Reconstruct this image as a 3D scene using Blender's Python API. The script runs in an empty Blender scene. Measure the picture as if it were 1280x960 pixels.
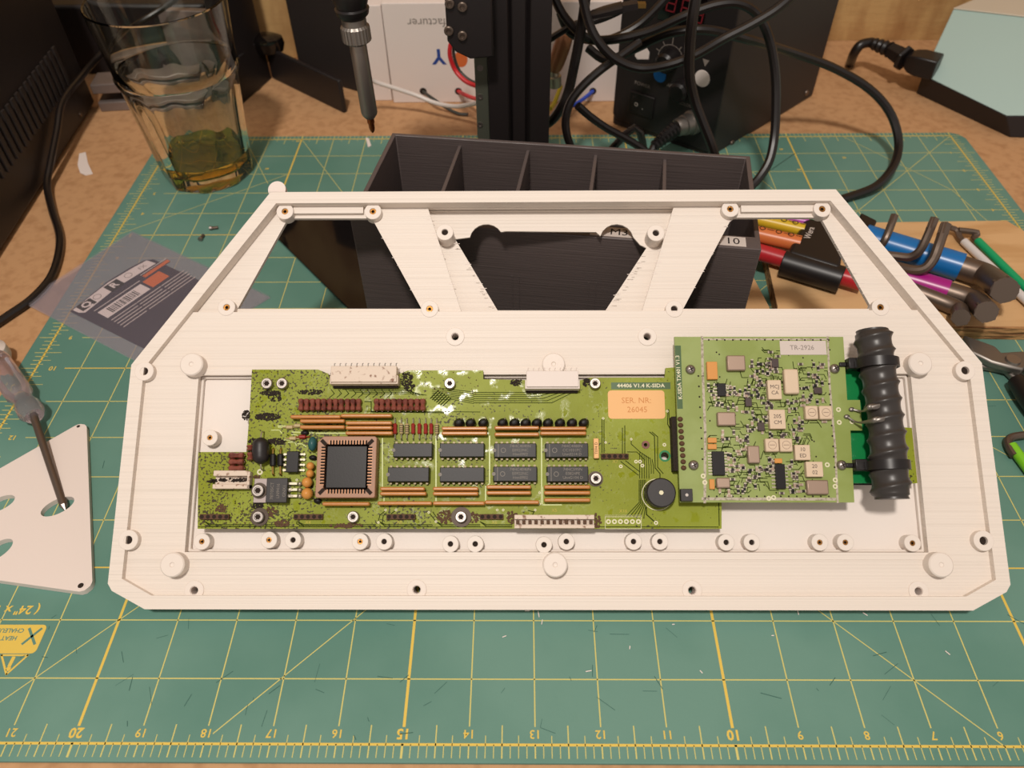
import bpy, bmesh, math, random
from mathutils import Matrix, Vector
from mathutils.geometry import tessellate_polygon
rnd = random.Random(7)
SC = bpy.context.scene
COL = SC.collection
R = math.radians
# ------------------------------------------------------------------ camera, world, light, exposure (millimetres, scaled to metres)
K = 0.001
CAM = Vector((-5.048, -105.66, 310.37))
ROT = (0.7615577, 0.0099771, 0.006872)
FPX = 974.97
cd = bpy.data.cameras.new('camera'); cam = bpy.data.objects.new('camera', cd); COL.objects.link(cam)
cam.location = CAM * K; cam.rotation_euler = ROT
cd.sensor_width = 36; cd.lens = 36 * FPX / 1280; cd.clip_start = 0.01; cd.clip_end = 30
cd.dof.use_dof = True; cd.dof.focus_distance = 0.36; cd.dof.aperture_fstop = 14
SC.camera = cam
CM = (Matrix.Rotation(ROT[2], 3, 'Z') @ Matrix.Rotation(ROT[1], 3, 'Y') @ Matrix.Rotation(ROT[0], 3, 'X'))
w = bpy.data.worlds.new('room_light'); SC.world = w; w.use_nodes = True
w.node_tree.nodes['Background'].inputs[0].default_value = (1.0, 0.88, 0.79, 1)
w.node_tree.nodes['Background'].inputs[1].default_value = 0.48
def area_light(name, loc, target, size, power, col):
    l = bpy.data.lights.new(name, 'AREA'); l.shape = 'DISK'; l.size = size; l.energy = power; l.color = col
    o = bpy.data.objects.new(name, l); COL.objects.link(o); o.location = loc
    o.rotation_euler = (Vector(target) - Vector(loc)).to_track_quat('-Z', 'Y').to_euler()
    return o
area_light('ceiling_lamp', (-0.124, -0.428, 1.338), (0, 0.2, 0), 0.13, 15.5, (1.0, 0.925, 0.85))
area_light('room_lamp', (-0.9, 0.9, 1.7), (0, 0.3, 0), 0.6, 4, (1.0, 0.88, 0.76))
SC.view_settings.view_transform = 'Standard'; SC.view_settings.look = 'None'
SC.view_settings.gamma = 1; SC.view_settings.use_curve_mapping = False
SC.view_settings.exposure = 0.0

# ------------------------------------------------------------------ measuring helpers: a sight line meets a real plane
def ray(px, py):
    return CM @ Vector(((px - 640) / FPX, (480 - py) / FPX, -1.0))
def atz(px, py, z=0.0):
    d = ray(px, py); return CAM + d * ((z - CAM.z) / d.z)
def aty(px, py, y):
    d = ray(px, py); return CAM + d * ((y - CAM.y) / d.y)
def atp(px, py, p0, n):
    d = ray(px, py); return CAM + d * ((p0 - CAM).dot(n) / d.dot(n))
TH = R(32.5)
CO = Vector((0, 51.3, 8.64)); CV = Vector((0, math.cos(TH), math.sin(TH))); CN = Vector((0, -math.sin(TH), math.cos(TH)))
def tc(px, py, h=0.0):          # a point on the tilted tray, h above its rim
    q = atp(px, py, CO + CN * h, CN) - CO
    return (q.x, q.dot(CV))
TRAY = Matrix.Translation(CO * K) @ Matrix.Rotation(TH, 4, 'X')

# ------------------------------------------------------------------ materials
def srgb(c):
    return tuple(((x / 255 + 0.055) / 1.055) ** 2.4 if x > 10 else x / 255 / 12.92 for x in c) + (1,)
def mat(name, col, rough=0.5, metal=0.0, bump=None, var=None, spec=0.5, coat=0.0, trans=0.0, ior=1.45, alpha=1.0):
    m = bpy.data.materials.new(name); m.use_nodes = True; nt = m.node_tree; b = nt.nodes['Principled BSDF']
    c = srgb(col); b.inputs['Base Color'].default_value = c
    b.inputs['Roughness'].default_value = rough; b.inputs['Metallic'].default_value = metal
    b.inputs['Specular IOR Level'].default_value = spec; b.inputs['Coat Weight'].default_value = coat
    b.inputs['Coat Roughness'].default_value = 0.12
    b.inputs['Transmission Weight'].default_value = trans; b.inputs['IOR'].default_value = ior
    b.inputs['Alpha'].default_value = alpha
    tx = nt.nodes.new('ShaderNodeTexCoord')
    def noise(scale, detail=4, stretch=(1, 1, 1)):
        mp = nt.nodes.new('ShaderNodeMapping'); mp.inputs['Scale'].default_value = stretch
        nt.links.new(tx.outputs['Object'], mp.inputs[0])
        n = nt.nodes.new('ShaderNodeTexNoise'); n.inputs['Scale'].default_value = scale; n.inputs['Detail'].default_value = detail
        nt.links.new(mp.outputs[0], n.inputs['Vector']); return n
    if var:                     # (scale, second colour, low, high, stretch)
        n = noise(var[0], 5, var[4] if len(var) > 4 else (1, 1, 1))
        r = nt.nodes.new('ShaderNodeMapRange'); r.inputs[1].default_value = var[2]; r.inputs[2].default_value = var[3]
        nt.links.new(n.outputs[0], r.inputs[0])
        mx = nt.nodes.new('ShaderNodeMix'); mx.data_type = 'RGBA'
        mx.inputs[6].default_value = c; mx.inputs[7].default_value = srgb(var[1])
        nt.links.new(r.outputs[0], mx.inputs[0]); nt.links.new(mx.outputs[2], b.inputs['Base Color'])
        m['mix'] = mx.name
    if bump:                    # (scale, strength, distance, stretch)
        n = noise(bump[0], 3, bump[3] if len(bump) > 3 else (1, 1, 1))
        bp = nt.nodes.new('ShaderNodeBump'); bp.inputs['Strength'].default_value = bump[1]; bp.inputs['Distance'].default_value = bump[2]
        nt.links.new(n.outputs[0], bp.inputs['Height']); nt.links.new(bp.outputs[0], b.inputs['Normal'])
    return m
M = {}
M['white'] = mat('white_printed_plastic', (222, 211, 200), 0.5, bump=(1, 0.55, 0.0006, (2, 1300, 300)), var=(1, (214, 203, 192), 0.5, 0.72, (1.5, 1100, 150)))
M['white_boss'] = mat('white_printed_boss', (222, 211, 201), 0.5, bump=(700, 0.1, 0.0002))
M['white_floor'] = mat('white_diagonal_infill', (224, 214, 206), 0.5, bump=(900, 0.2, 0.0002))
M['white_smooth'] = mat('white_smooth_print', (222, 209, 201), 0.5, bump=(700, 0.15, 0.0002))
M['brass'] = mat('brass', (150, 105, 55), 0.4, 1.0, bump=(900, 0.6, 0.0004))
M['hole'] = mat('dark_screw_hole', (40, 28, 20), 0.9)
M['mat'] = mat('green_cutting_mat', (99, 138, 125), 0.62, bump=(900, 0.15, 0.0002), var=(9, (84, 126, 113), 0.42, 0.62))
M['yellow'] = mat('yellow_mat_print', (214, 184, 82), 0.6)
M['pale_yellow'] = mat('pale_yellow_mat_print', (200, 190, 110), 0.6)
M['scratch'] = mat('cut_marks', (48, 88, 78), 0.8)
M['bench'] = mat('particle_board', (190, 146, 104), 0.7, bump=(300, 0.3, 0.0005), var=(160, (172, 128, 88), 0.45, 0.7))
M['osb'] = mat('pale_strand_board', (196, 158, 104), 0.7, bump=(60, 0.4, 0.0015, (1, 1, 3)), var=(14, (150, 104, 60), 0.42, 0.66, (2.2, 1, 0.9)))
M['plywood'] = mat('birch_plywood', (205, 165, 118), 0.6, bump=(60, 0.3, 0.0005, (1, 5, 5)), var=(22, (190, 148, 100), 0.45, 0.62, (0.7, 4, 1)))
M['ply_edge'] = mat('rough_plywood_edge', (188, 142, 92), 0.8, bump=(220, 1.0, 0.002, (0.4, 1, 3)), var=(120, (120, 78, 44), 0.42, 0.6, (0.3, 1, 3)))
M['mdf'] = mat('tan_fibreboard', (190, 150, 105), 0.7, bump=(300, 0.2, 0.0003))
M['black_print'] = mat('black_printed_plastic', (86, 76, 74), 0.42, bump=(1, 0.6, 0.0004, (30, 30, 1200)))
M['black'] = mat('black_plastic', (32, 27, 27), 0.45, bump=(300, 0.1, 0.0002))
M['black_soft'] = mat('black_rubber', (26, 22, 22), 0.38)
M['black_matte'] = mat('matt_black_paint', (44, 38, 36), 0.55)
M['black_gloss'] = mat('glossy_black_acrylic', (14, 11, 11), 0.06, spec=0.6)
M['cable'] = mat('black_cable_jacket', (24, 19, 18), 0.33, spec=0.6)
M['steel'] = mat('bright_steel', (158, 150, 144), 0.42, 0.95)
M['dull_steel'] = mat('dull_steel', (140, 134, 128), 0.45, 0.9)
M['dark_steel'] = mat('black_oxide_steel', (112, 98, 88), 0.42, 0.75, bump=(400, 0.15, 0.0002))
M['rail'] = mat('grey_green_steel_rail', (120, 124, 110), 0.35, 0.7)
M['alu'] = mat('grey_aluminium', (150, 138, 134), 0.5, 0.6, var=(20, (130, 118, 112), 0.4, 0.6))
M['paper'] = mat('white_card', (226, 213, 206), 0.65)
M['paper_label'] = mat('white_paper_label', (196, 184, 176), 0.6)
M['ink'] = mat('black_ink', (30, 26, 28), 0.6)
M['grey_ink'] = mat('grey_ink', (130, 120, 112), 0.6)
M['blue_ink'] = mat('blue_ink', (36, 66, 140), 0.6)
M['red'] = mat('red_plastic', (176, 36, 44), 0.35)
M['orange'] = mat('orange_sleeve', (205, 112, 60), 0.35)
M['gold_yellow'] = mat('yellow_sleeve', (205, 170, 40), 0.35)
M['magenta'] = mat('magenta_sleeve', (158, 24, 120), 0.3)
M['violet'] = mat('violet_sleeve', (170, 70, 160), 0.3)
M['blue'] = mat('blue_sleeve', (18, 104, 170), 0.3)
M['green'] = mat('green_sleeve', (16, 150, 96), 0.35)
M['lime'] = mat('lime_green_sleeve', (120, 190, 40), 0.35)
M['pale_sleeve'] = mat('white_sleeve', (205, 200, 198), 0.35)
M['teal'] = mat('pale_turquoise_enamel', (166, 190, 184), 0.5)
M['beige'] = mat('beige_panel', (196, 186, 168), 0.5)
M['red_wire'] = mat('red_wire', (200, 38, 44), 0.4)
M['blue_wire'] = mat('blue_wire', (50, 80, 190), 0.4)
M['yellow_wire'] = mat('yellow_wire', (190, 170, 40), 0.4)
M['white_wire'] = mat('white_wire', (215, 205, 198), 0.4)
M['grey_wire'] = mat('dark_grey_wire', (58, 58, 52), 0.45)
M['copper'] = mat('copper_tip', (168, 100, 60), 0.35, 1.0)
M['bronze'] = mat('brown_ribbed_plug', (150, 102, 70), 0.35, 0.4)
M['clear'] = mat('clear_handle_plastic', (226, 216, 222), 0.08, trans=0.9, ior=1.3)
M['blue_knob'] = mat('blue_sticker', (20, 110, 190), 0.5)
M['led'] = mat('unlit_red_digit', (110, 26, 34), 0.4)
M['navy'] = mat('dark_navy_card', (52, 46, 62), 0.55)
M['orange_ink'] = mat('orange_ink', (208, 104, 52), 0.55)
M['orange_label'] = mat('orange_paper_label', (226, 176, 118), 0.6)
M['orange_text'] = mat('faded_orange_print', (196, 128, 66), 0.6)
M['res_net'] = mat('orange_resistor_network', (178, 118, 58), 0.34, bump=(500, 0.2, 0.0002))
M['cap_brown'] = mat('red_brown_capacitor', (126, 68, 54), 0.3, var=(300, (92, 46, 38), 0.5, 0.65))
M['tant'] = mat('orange_tantalum', (200, 138, 66), 0.35)
M['teal_cap'] = mat('dark_teal_capacitor', (38, 84, 84), 0.35)
M['chip'] = mat('black_epoxy_chip', (26, 23, 23), 0.42, spec=0.3, bump=(1500, 0.12, 0.0001))
M['chip_mark'] = mat('chip_marking', (112, 104, 94), 0.5)
M['socket'] = mat('brown_chip_socket', (156, 116, 92), 0.5)
M['tin'] = mat('tinned_pins', (176, 168, 148), 0.38, 0.7)
M['pin_dull'] = mat('dull_chip_pins', (118, 106, 82), 0.45, 0.5)
M['contact_brown'] = mat('brown_contacts', (150, 108, 78), 0.4, 0.4)
M['washer'] = mat('stained_washer', (74, 60, 48), 0.5, 0.3)
M['gold'] = mat('gold_contact', (200, 160, 90), 0.3, 0.9)
M['conn'] = mat('dirty_white_connector', (206, 188, 170), 0.5, var=(420, (120, 78, 48), 0.57, 0.68))
M['conn2'] = mat('white_connector', (214, 202, 194), 0.5)
M['grime'] = mat('black_corrosion', (38, 28, 20), 0.85, bump=(900, 1, 0.0008))
M['burnt'] = mat('brown_burnt_flux', (84, 56, 34), 0.7, bump=(700, 0.8, 0.0006))
M['track'] = mat('dark_track_edges', (44, 54, 14), 0.8, spec=0.1)
M['track_light'] = mat('pale_track', (186, 196, 120), 0.35)
M['silk'] = mat('pale_silkscreen', (214, 208, 176), 0.5)
M['silk_yellow'] = mat('yellow_silkscreen', (176, 160, 40), 0.5)
M['dark_green'] = mat('dark_green_print', (54, 84, 36), 0.4)
M['rf_pcb'] = mat('pale_green_board', (138, 152, 84), 0.42, var=(60, (128, 142, 68), 0.4, 0.6))
M['vivid_pcb'] = mat('vivid_green_board', (10, 120, 62), 0.3)
M['pcb_edge'] = mat('board_edge', (92, 96, 40), 0.6)
M['ground'] = mat('grey_ground_strip', (176, 166, 148), 0.5, var=(700, (140, 130, 110), 0.5, 0.6))
M['crystal'] = mat('crystal_can', (156, 134, 118), 0.42, 0.5)
M['filter'] = mat('beige_ceramic', (204, 182, 156), 0.45)
M['smd'] = mat('dark_small_part', (66, 52, 50), 0.4)
M['red_glass'] = mat('red_glass_diode', (140, 40, 32), 0.25)
M['beige_res'] = mat('beige_resistor', (176, 156, 110), 0.4)
M['coil'] = mat('black_shrink_rubber', (52, 48, 46), 0.36, spec=0.5, bump=(60, 0.15, 0.0005))
# main circuit board: green lacquer, dirt concentrated at the left end and along the top edge
def board_mat():
    m = mat('stained_green_board', (126, 134, 20), 0.4, spec=0.3, var=(28, (140, 150, 50), 0.4, 0.62)); nt = m.node_tree; N = nt.nodes; L = nt.links
    b = N['Principled BSDF']; mx = N[m['mix']]; tx = [n for n in N if n.bl_idname == 'ShaderNodeTexCoord'][0]
    sx = N.new('ShaderNodeSeparateXYZ'); L.new(tx.outputs['Object'], sx.inputs[0])
    g = N.new('ShaderNodeMapRange'); g.inputs[1].default_value = 0.02; g.inputs[2].default_value = -0.13; L.new(sx.outputs['X'], g.inputs[0])
    n1 = N.new('ShaderNodeTexNoise'); n1.inputs['Scale'].default_value = 850; n1.inputs['Detail'].default_value = 3; L.new(tx.outputs['Object'], n1.inputs['Vector'])
    n2 = N.new('ShaderNodeTexNoise'); n2.inputs['Scale'].default_value = 45; n2.inputs['Detail'].default_value = 4; L.new(tx.outputs['Object'], n2.inputs['Vector'])
    a = N.new('ShaderNodeMath'); a.operation = 'MULTIPLY_ADD'; L.new(n2.outputs[0], a.inputs[0]); a.inputs[1].default_value = 0.55; L.new(n1.outputs[0], a.inputs[2])
    a2 = N.new('ShaderNodeMath'); a2.operation = 'MULTIPLY_ADD'; L.new(g.outputs[0], a2.inputs[0]); a2.inputs[1].default_value = 0.13; L.new(a.outputs[0], a2.inputs[2])
    r = N.new('ShaderNodeMapRange'); r.inputs[1].default_value = 0.95; r.inputs[2].default_value = 0.99; L.new(a2.outputs[0], r.inputs[0])
    m2 = N.new('ShaderNodeMix'); m2.data_type = 'RGBA'; m2.inputs[7].default_value = srgb((58, 52, 20))
    L.new(mx.outputs[2], m2.inputs[6]); L.new(r.outputs[0], m2.inputs[0]); L.new(m2.outputs[2], b.inputs['Base Color'])
    n3 = N.new('ShaderNodeTexNoise'); n3.inputs['Scale'].default_value = 170; n3.inputs['Detail'].default_value = 4; L.new(tx.outputs['Object'], n3.inputs['Vector'])
    rr = N.new('ShaderNodeMapRange'); rr.inputs[1].default_value = 0.55; rr.inputs[2].default_value = 0.66; rr.inputs[3].default_value = 0.5; rr.inputs[4].default_value = 0.13; L.new(n3.outputs[0], rr.inputs[0]); L.new(rr.outputs[0], b.inputs['Roughness'])
    bp = N.new('ShaderNodeBump'); bp.inputs['Strength'].default_value = 0.35; bp.inputs['Distance'].default_value = 0.00015
    L.new(n1.outputs[0], bp.inputs['Height']); L.new(bp.outputs[0], b.inputs['Normal'])
    return m
M['pcb'] = board_mat()
def glass_mat(name, col, ior=1.5, rough=0.0):
    m = bpy.data.materials.new(name); m.use_nodes = True; nt = m.node_tree; nt.nodes.clear()
    g = nt.nodes.new('ShaderNodeBsdfGlass'); g.inputs['Color'].default_value = col; g.inputs['IOR'].default_value = ior; g.inputs['Roughness'].default_value = rough
    o = nt.nodes.new('ShaderNodeOutputMaterial'); nt.links.new(g.outputs[0], o.inputs[0]); return m
M['glass'] = glass_mat('clear_tumbler_glass', (0.99, 1.0, 0.975, 1), 1.46)
M['drink'] = glass_mat('amber_drink', (1.0, 0.86, 0.42, 1), 1.34)
def film_mat(fac=0.2):
    m = bpy.data.materials.new('thin_plastic_film'); m.use_nodes = True; nt = m.node_tree; nt.nodes.clear()
    t = nt.nodes.new('ShaderNodeBsdfTransparent'); t.inputs[0].default_value = (0.94, 0.93, 0.95, 1)
    g = nt.nodes.new('ShaderNodeBsdfPrincipled'); g.inputs['Base Color'].default_value = srgb((206, 200, 204)); g.inputs['Roughness'].default_value = 0.22
    x = nt.nodes.new('ShaderNodeMixShader'); x.inputs[0].default_value = fac
    o = nt.nodes.new('ShaderNodeOutputMaterial'); nt.links.new(t.outputs[0], x.inputs[1]); nt.links.new(g.outputs[0], x.inputs[2]); nt.links.new(x.outputs[0], o.inputs[0]); return m
M['film'] = film_mat(); M['film_front'] = film_mat(0.07)

# ------------------------------------------------------------------ building helpers
class MB:
    def __init__(s, T=None): s.v = []; s.f = []; s.T = T
    def add(s, vs, fs, T=None):
        n = len(s.v)
        for p in vs:
            p = Vector(p)
            if T: p = T @ p
            if s.T: p = s.T @ p
            s.v.append(p)
        s.f += [tuple(i + n for i in f) for f in fs]
        return s
    def box(s, x0, x1, y0, y1, z0, z1, T=None):
        return s.prism([(x0, y0), (x1, y0), (x1, y1), (x0, y1)], z0, z1, T=T)
    def prism(s, poly, z0, z1, holes=(), T=None, taper=None):
        def area(p): return sum(p[i][0] * p[(i + 1) % len(p)][1] - p[(i + 1) % len(p)][0] * p[i][1] for i in range(len(p)))
        poly = list(poly) if area(poly) > 0 else list(poly)[::-1]
        hs = [list(h)[::-1] if area(h) > 0 else list(h) for h in holes]
        loops = [poly] + hs
        vs = []; fs = []
        top = list(poly)
        if taper: 
            cx = sum(p[0] for p in poly) / len(poly); cy = sum(p[1] for p in poly) / len(poly)
            top = [(cx + (p[0] - cx) * taper, cy + (p[1] - cy) * taper) for p in poly]
        tl = [top] + hs
        for L in loops: vs += [(p[0], p[1], z0) for p in L]
        m = len(vs)
        for L in tl: vs += [(p[0], p[1], z1) for p in L]
        if hs:
            tris = tessellate_polygon([[Vector((p[0], p[1], 0)) for p in L] for L in loops])
            for t in tris:
                a, b, c = (vs[i] for i in t)
                ar = (b[0] - a[0]) * (c[1] - a[1]) - (c[0] - a[0]) * (b[1] - a[1])
                if abs(ar) < 1e-9: continue
                if ar < 0: t = (t[0], t[2], t[1])
                fs.append(tuple(i + m for i in t)); fs.append(tuple(reversed(t)))
        else:
            k = len(poly); fs.append(tuple(range(m, m + k))); fs.append(tuple(reversed(range(k))))
        i0 = 0
        for L in loops:
            k = len(L)
            for i in range(k):
                a = i0 + i; b = i0 + (i + 1) % k
                fs.append((a, b, b + m, a + m))
            i0 += k
        return s.add(vs, fs, T)
    def plate(s, poly, z0, z1, holes=()):
        bm = bmesh.new(); loops = [list(poly)] + [list(h) for h in holes]
        for L in loops:
            vv = [bm.verts.new((p[0], p[1], z1)) for p in L]
            for i in range(len(vv)): bm.edges.new((vv[i], vv[(i + 1) % len(vv)]))
        r_ = bmesh.ops.triangle_fill(bm, use_beauty=True, use_dissolve=False, edges=bm.edges[:], normal=(0, 0, 1))
        ex = bmesh.ops.extrude_face_region(bm, geom=bm.faces[:])
        bmesh.ops.translate(bm, vec=(0, 0, z0 - z1), verts=[g_ for g_ in ex['geom'] if isinstance(g_, bmesh.types.BMVert)])
        bmesh.ops.recalc_face_normals(bm, faces=bm.faces[:]); bm.verts.index_update()
        s.add([v.co.copy() for v in bm.verts], [tuple(v.index for v in f.verts) for f in bm.faces]); bm.free(); return s
    def lathe(s, prof, n=24, T=None, fn=None):   # profile of (r, z)
        vs = []; fs = []; k = len(prof)
        for i in range(n):
            a = 2 * math.pi * i / n
            for j, (r, z) in enumerate(prof):
                rr = fn(a, r, z, j) if fn else r
                vs.append((rr * math.cos(a), rr * math.sin(a), z))
        for i in range(n):
            for j in range(k - 1):
                a = i * k + j; b = ((i + 1) % n) * k + j
                fs.append((a, b, b + 1, a + 1))
        fs.append(tuple(i * k for i in range(n))[::-1]); fs.append(tuple(i * k + k - 1 for i in range(n)))
        return s.add(vs, fs, T)
    def cyl(s, c, r, z0, z1, n=20, r2=None, T=None):
        t = Matrix.Translation((c[0], c[1], 0))
        return s.lathe([(r, z0), (r if r2 is None else r2, z1)], n, T=(T @ t) if T else t)
    def ring(s, c, r, ri, z0, z1, n=20, T=None):
        o = [(c[0] + r * math.cos(2 * math.pi * i / n), c[1] + r * math.sin(2 * math.pi * i / n)) for i in range(n)]
        h = [(c[0] + ri * math.cos(2 * math.pi * i / n), c[1] + ri * math.sin(2 * math.pi * i / n)) for i in range(n)]
        vs = [(*p, z0) for p in o] + [(*p, z0) for p in h] + [(*p, z1) for p in o] + [(*p, z1) for p in h]
        fs = []
        for i in range(n):
            j = (i + 1) % n
            fs += [(i, j, 2 * n + j, 2 * n + i), (n + j, n + i, 3 * n + i, 3 * n + j), (2 * n + i, 2 * n + j, 3 * n + j, 3 * n + i), (j, i, n + i, n + j)]
        return s.add(vs, fs, T)
    def tube(s, pts, r, n=10, rs=None, smooth=4, T=None, flat=None):
        P = [Vector(p) for p in pts]
        if smooth and len(P) > 2:
            Q = []; RS = []
            for i in range(len(P) - 1):
                p0 = P[max(i - 1, 0)]; p1 = P[i]; p2 = P[i + 1]; p3 = P[min(i + 2, len(P) - 1)]
                for j in range(smooth):
                    t = j / smooth
                    Q.append(0.5 * ((2 * p1) + (p2 - p0) * t + (2 * p0 - 5 * p1 + 4 * p2 - p3) * t * t + (3 * p1 - p0 - 3 * p2 + p3) * t ** 3))
                    if rs: RS.append(rs[i] * (1 - t) + rs[i + 1] * t)
            Q.append(P[-1])
            if rs: RS.append(rs[-1]); rs = RS
            P = Q
        vs = []; fs = []; up = None
        for i, p in enumerate(P):
            d = (P[min(i + 1, len(P) - 1)] - P[max(i - 1, 0)]).normalized()
            if up is None: up = Vector((0, 0, 1)) if abs(d.z) < 0.9 else Vector((0, 1, 0))
            x = d.cross(up).normalized(); up = x.cross(d).normalized()
            rr = rs[i] if rs else r
            for k in range(n):
                a = 2 * math.pi * (k + 0.5) / n
                vs.append(p + (x * math.cos(a) + up * math.sin(a) * (flat or 1)) * rr)
        for i in range(len(P) - 1):
            for k in range(n):
                a = i * n + k; b = i * n + (k + 1) % n
                fs.append((a, b, b + n, a + n))
        fs.append(tuple(range(n))[::-1]); m = (len(P) - 1) * n; fs.append(tuple(range(m, m + n)))
        return s.add(vs, fs, T)
    def ball(s, c, r, n=12, sq=(1, 1, 1), T=None):
        pr = [(math.sin(math.pi * j / 8) * r if 0 < j < 8 else r * 0.01, -math.cos(math.pi * j / 8) * r) for j in range(9)]
        t = Matrix.Translation(c) @ Matrix.Diagonal((*sq, 1))
        return s.lathe(pr, n, T=(T @ t) if T else t)
    def strip(s, pts, wd, z, th=0.05, T=None):     # flat print or track
        P = [Vector((p[0], p[1])) for p in pts]
        for a, b in zip(P, P[1:]):
            d = (b - a)
            if d.length < 1e-6: continue
            d.normalize(); n = Vector((-d.y, d.x)) * wd / 2; e = d * wd * 0.3
            s.add([(*(a - n - e), z), (*(b - n + e), z), (*(b + n + e), z), (*(a + n - e), z)], [(0, 1, 2, 3)], T)
        return s
    def build(s, name, m, parent=None, smooth=35, bev=0.0, seg=2):
        me = bpy.data.meshes.new(name)
        inv = Matrix.Identity(4)
        me.from_pydata([v * K for v in s.v], [], s.f); me.materials.append(M[m] if isinstance(m, str) else m)
        if smooth:
            me.polygons.foreach_set('use_smooth', [True] * len(me.polygons)); me.set_sharp_from_angle(angle=R(smooth))
        me.update()
        o = bpy.data.objects.new(name, me); COL.objects.link(o)
        if parent is not None: attach(o, parent)
        if bev:
            b = o.modifiers.new('edges', 'BEVEL'); b.width = bev * K; b.segments = seg; b.limit_method = 'ANGLE'; b.angle_limit = R(40)
            try: b.harden_normals = False
            except Exception: pass
        return o
def attach(o, parent):
    o.parent = parent
    p = parent
    while p.parent: p = p.parent
    if not p.get('local'):       # parts were built at their place in the world; a thing's own frame is a plain offset
        if parent.get('anchor') is not None:
            o.matrix_parent_inverse = Matrix.Translation(-Vector(parent['anchor']))
    return o
def thing(name, label, cat, anchor=(0, 0, 0), group=None, frame=None):
    o = bpy.data.objects.new(name, None); COL.objects.link(o); o.empty_display_size = 0.01
    if frame is not None: o.matrix_world = frame; o['local'] = 1
    else:
        a = Vector(anchor) * K; o.location = a; o['anchor'] = tuple(a)
    o['label'] = label; o['category'] = cat
    if group: o['group'] = group
    return o
def tag(o, label, cat, group=None):
    o['label'] = label; o['category'] = cat
    if group: o['group'] = group
    return o
def lab(o, t): o['label'] = t; return o
def struct(o): o['kind'] = 'structure'; return o
_tc = {}
def text(name, s, size, T, m, parent=None, align='CENTER', extrude=0.0, bold=0.0):
    key = (s, size, align, bold)
    if key not in _tc:
        c = bpy.data.curves.new('t', 'FONT'); c.body = s; c.size = size; c.align_x = align; c.align_y = 'CENTER'; c.resolution_u = 2; c.offset = bold
        o = bpy.data.objects.new('t', c); COL.objects.link(o)
        bpy.context.view_layer.update()
        me = bpy.data.meshes.new_from_object(o.evaluated_get(bpy.context.evaluated_depsgraph_get()))
        bpy.data.objects.remove(o); bpy.data.curves.remove(c)
        _tc[key] = ([v.co.copy() for v in me.vertices], [tuple(p.vertices) for p in me.polygons])
    vs, fs = _tc[key]
    if isinstance(name, MB): name.add(vs, fs, T); return name
    b = MB(); b.add(vs, fs, T); return b.build(name, m, parent, smooth=0)
def TR(x, y, z, rz=0.0): return Matrix.Translation((x, y, z)) @ Matrix.Rotation(R(rz), 4, 'Z')
def circ(c, r, n=20, a0=0, a1=360): 
    k = n if a1 - a0 >= 360 else n + 1
    return [(c[0] + r * math.cos(R(a0 + (a1 - a0) * i / n)), c[1] + r * math.sin(R(a0 + (a1 - a0) * i / n))) for i in range(k)]

# ------------------------------------------------------------------ the setting
wb = MB(); wb.box(-1100, 1100, -12, 640, -32, -2)
bt = wb.build('workbench_top', 'bench', bev=1.0); tag(bt, 'light brown particle board workbench top under everything', 'workbench')
struct(MB().box(-1600, 1600, 640, 665, -760, 1500).build('wall_back', 'osb'))
struct(MB().box(-1600, 1600, -1200, 640, -780, -760).build('floor', 'bench'))

# ------------------------------------------------------------------ cutting mat
IN = 25.4
def mp(n, y): return ((13 - n) * IN, y * IN)
cm = thing('cutting_mat', 'green self-healing cutting mat with yellow inch grid lying on the bench', 'mat', (0, 230, 0))
x0, x1, y0, y1 = -11.42 * IN, 13.42 * IN, -0.26 * IN, 18.2 * IN; ch = 9
MB().prism([(x0 + ch, y0), (x1 - ch, y0), (x1 - 3, y0 + 3), (x1, y0 + ch), (x1, y1 - ch), (x1 - 3, y1 - 3), (x1 - ch, y1), (x0 + ch, y1), (x0 + 3, y1 - 3), (x0, y1 - ch), (x0, y0 + ch), (x0 + 3, y0 + 3)], -2, 0).build('mat_sheet', 'mat', cm, bev=0.4)
g = MB(); gp = MB(); Z = 0.04
for n in range(0, 25):
    th = 1.15 if n % 5 == 0 or n == 24 else 0.5
    (g if n % 5 == 0 or n == 24 else gp).strip([mp(n, 0.27 if 0 < n < 24 else 0), mp(n, 18)], th, Z)
for y in range(0, 19):
    k = 18 - y; big = k in (0, 5, 10, 15, 18)
    (g if big else gp).strip([mp(0, y), mp(24 if y in (0, 18) else 23.35, y)], 1.0 if y in (0, 18) else (0.7 if big else 0.5), Z)
for i in range(0, 24 * 8 + 1):
    n = i / 8; q = i % 8
    for yb, sg in ((0, -1), (18, 1)):
        gp.strip([mp(n, yb), mp(n, yb + sg * 0.19)], 0.9 if i % 40 == 0 else (0.5 if q == 0 or q == 4 else 0.32), Z)
        if q in (2, 6): gp.strip([mp(n, yb), mp(n, yb - sg * 0.13)], 0.32, Z)
        if q == 4: gp.strip([mp(n, yb), mp(n, yb - sg * 0.28)], 0.45, Z)
for i in range(0, 18 * 8 + 1):
    y = i / 8; q = i % 8
    for nb, sg in ((24, 1), (0, -1)):
        L = 0.42 if q == 0 else (0.3 if q == 4 else 0.22)
        gp.strip([mp(nb, y), mp(nb + sg * L * 0.8, y)], 0.45, Z)
        if q: gp.strip([mp(nb, y), mp(nb - sg * (0.36 if q == 4 else (0.22 if q % 2 == 0 else 0.1)), y)], 0.38, Z)
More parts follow.
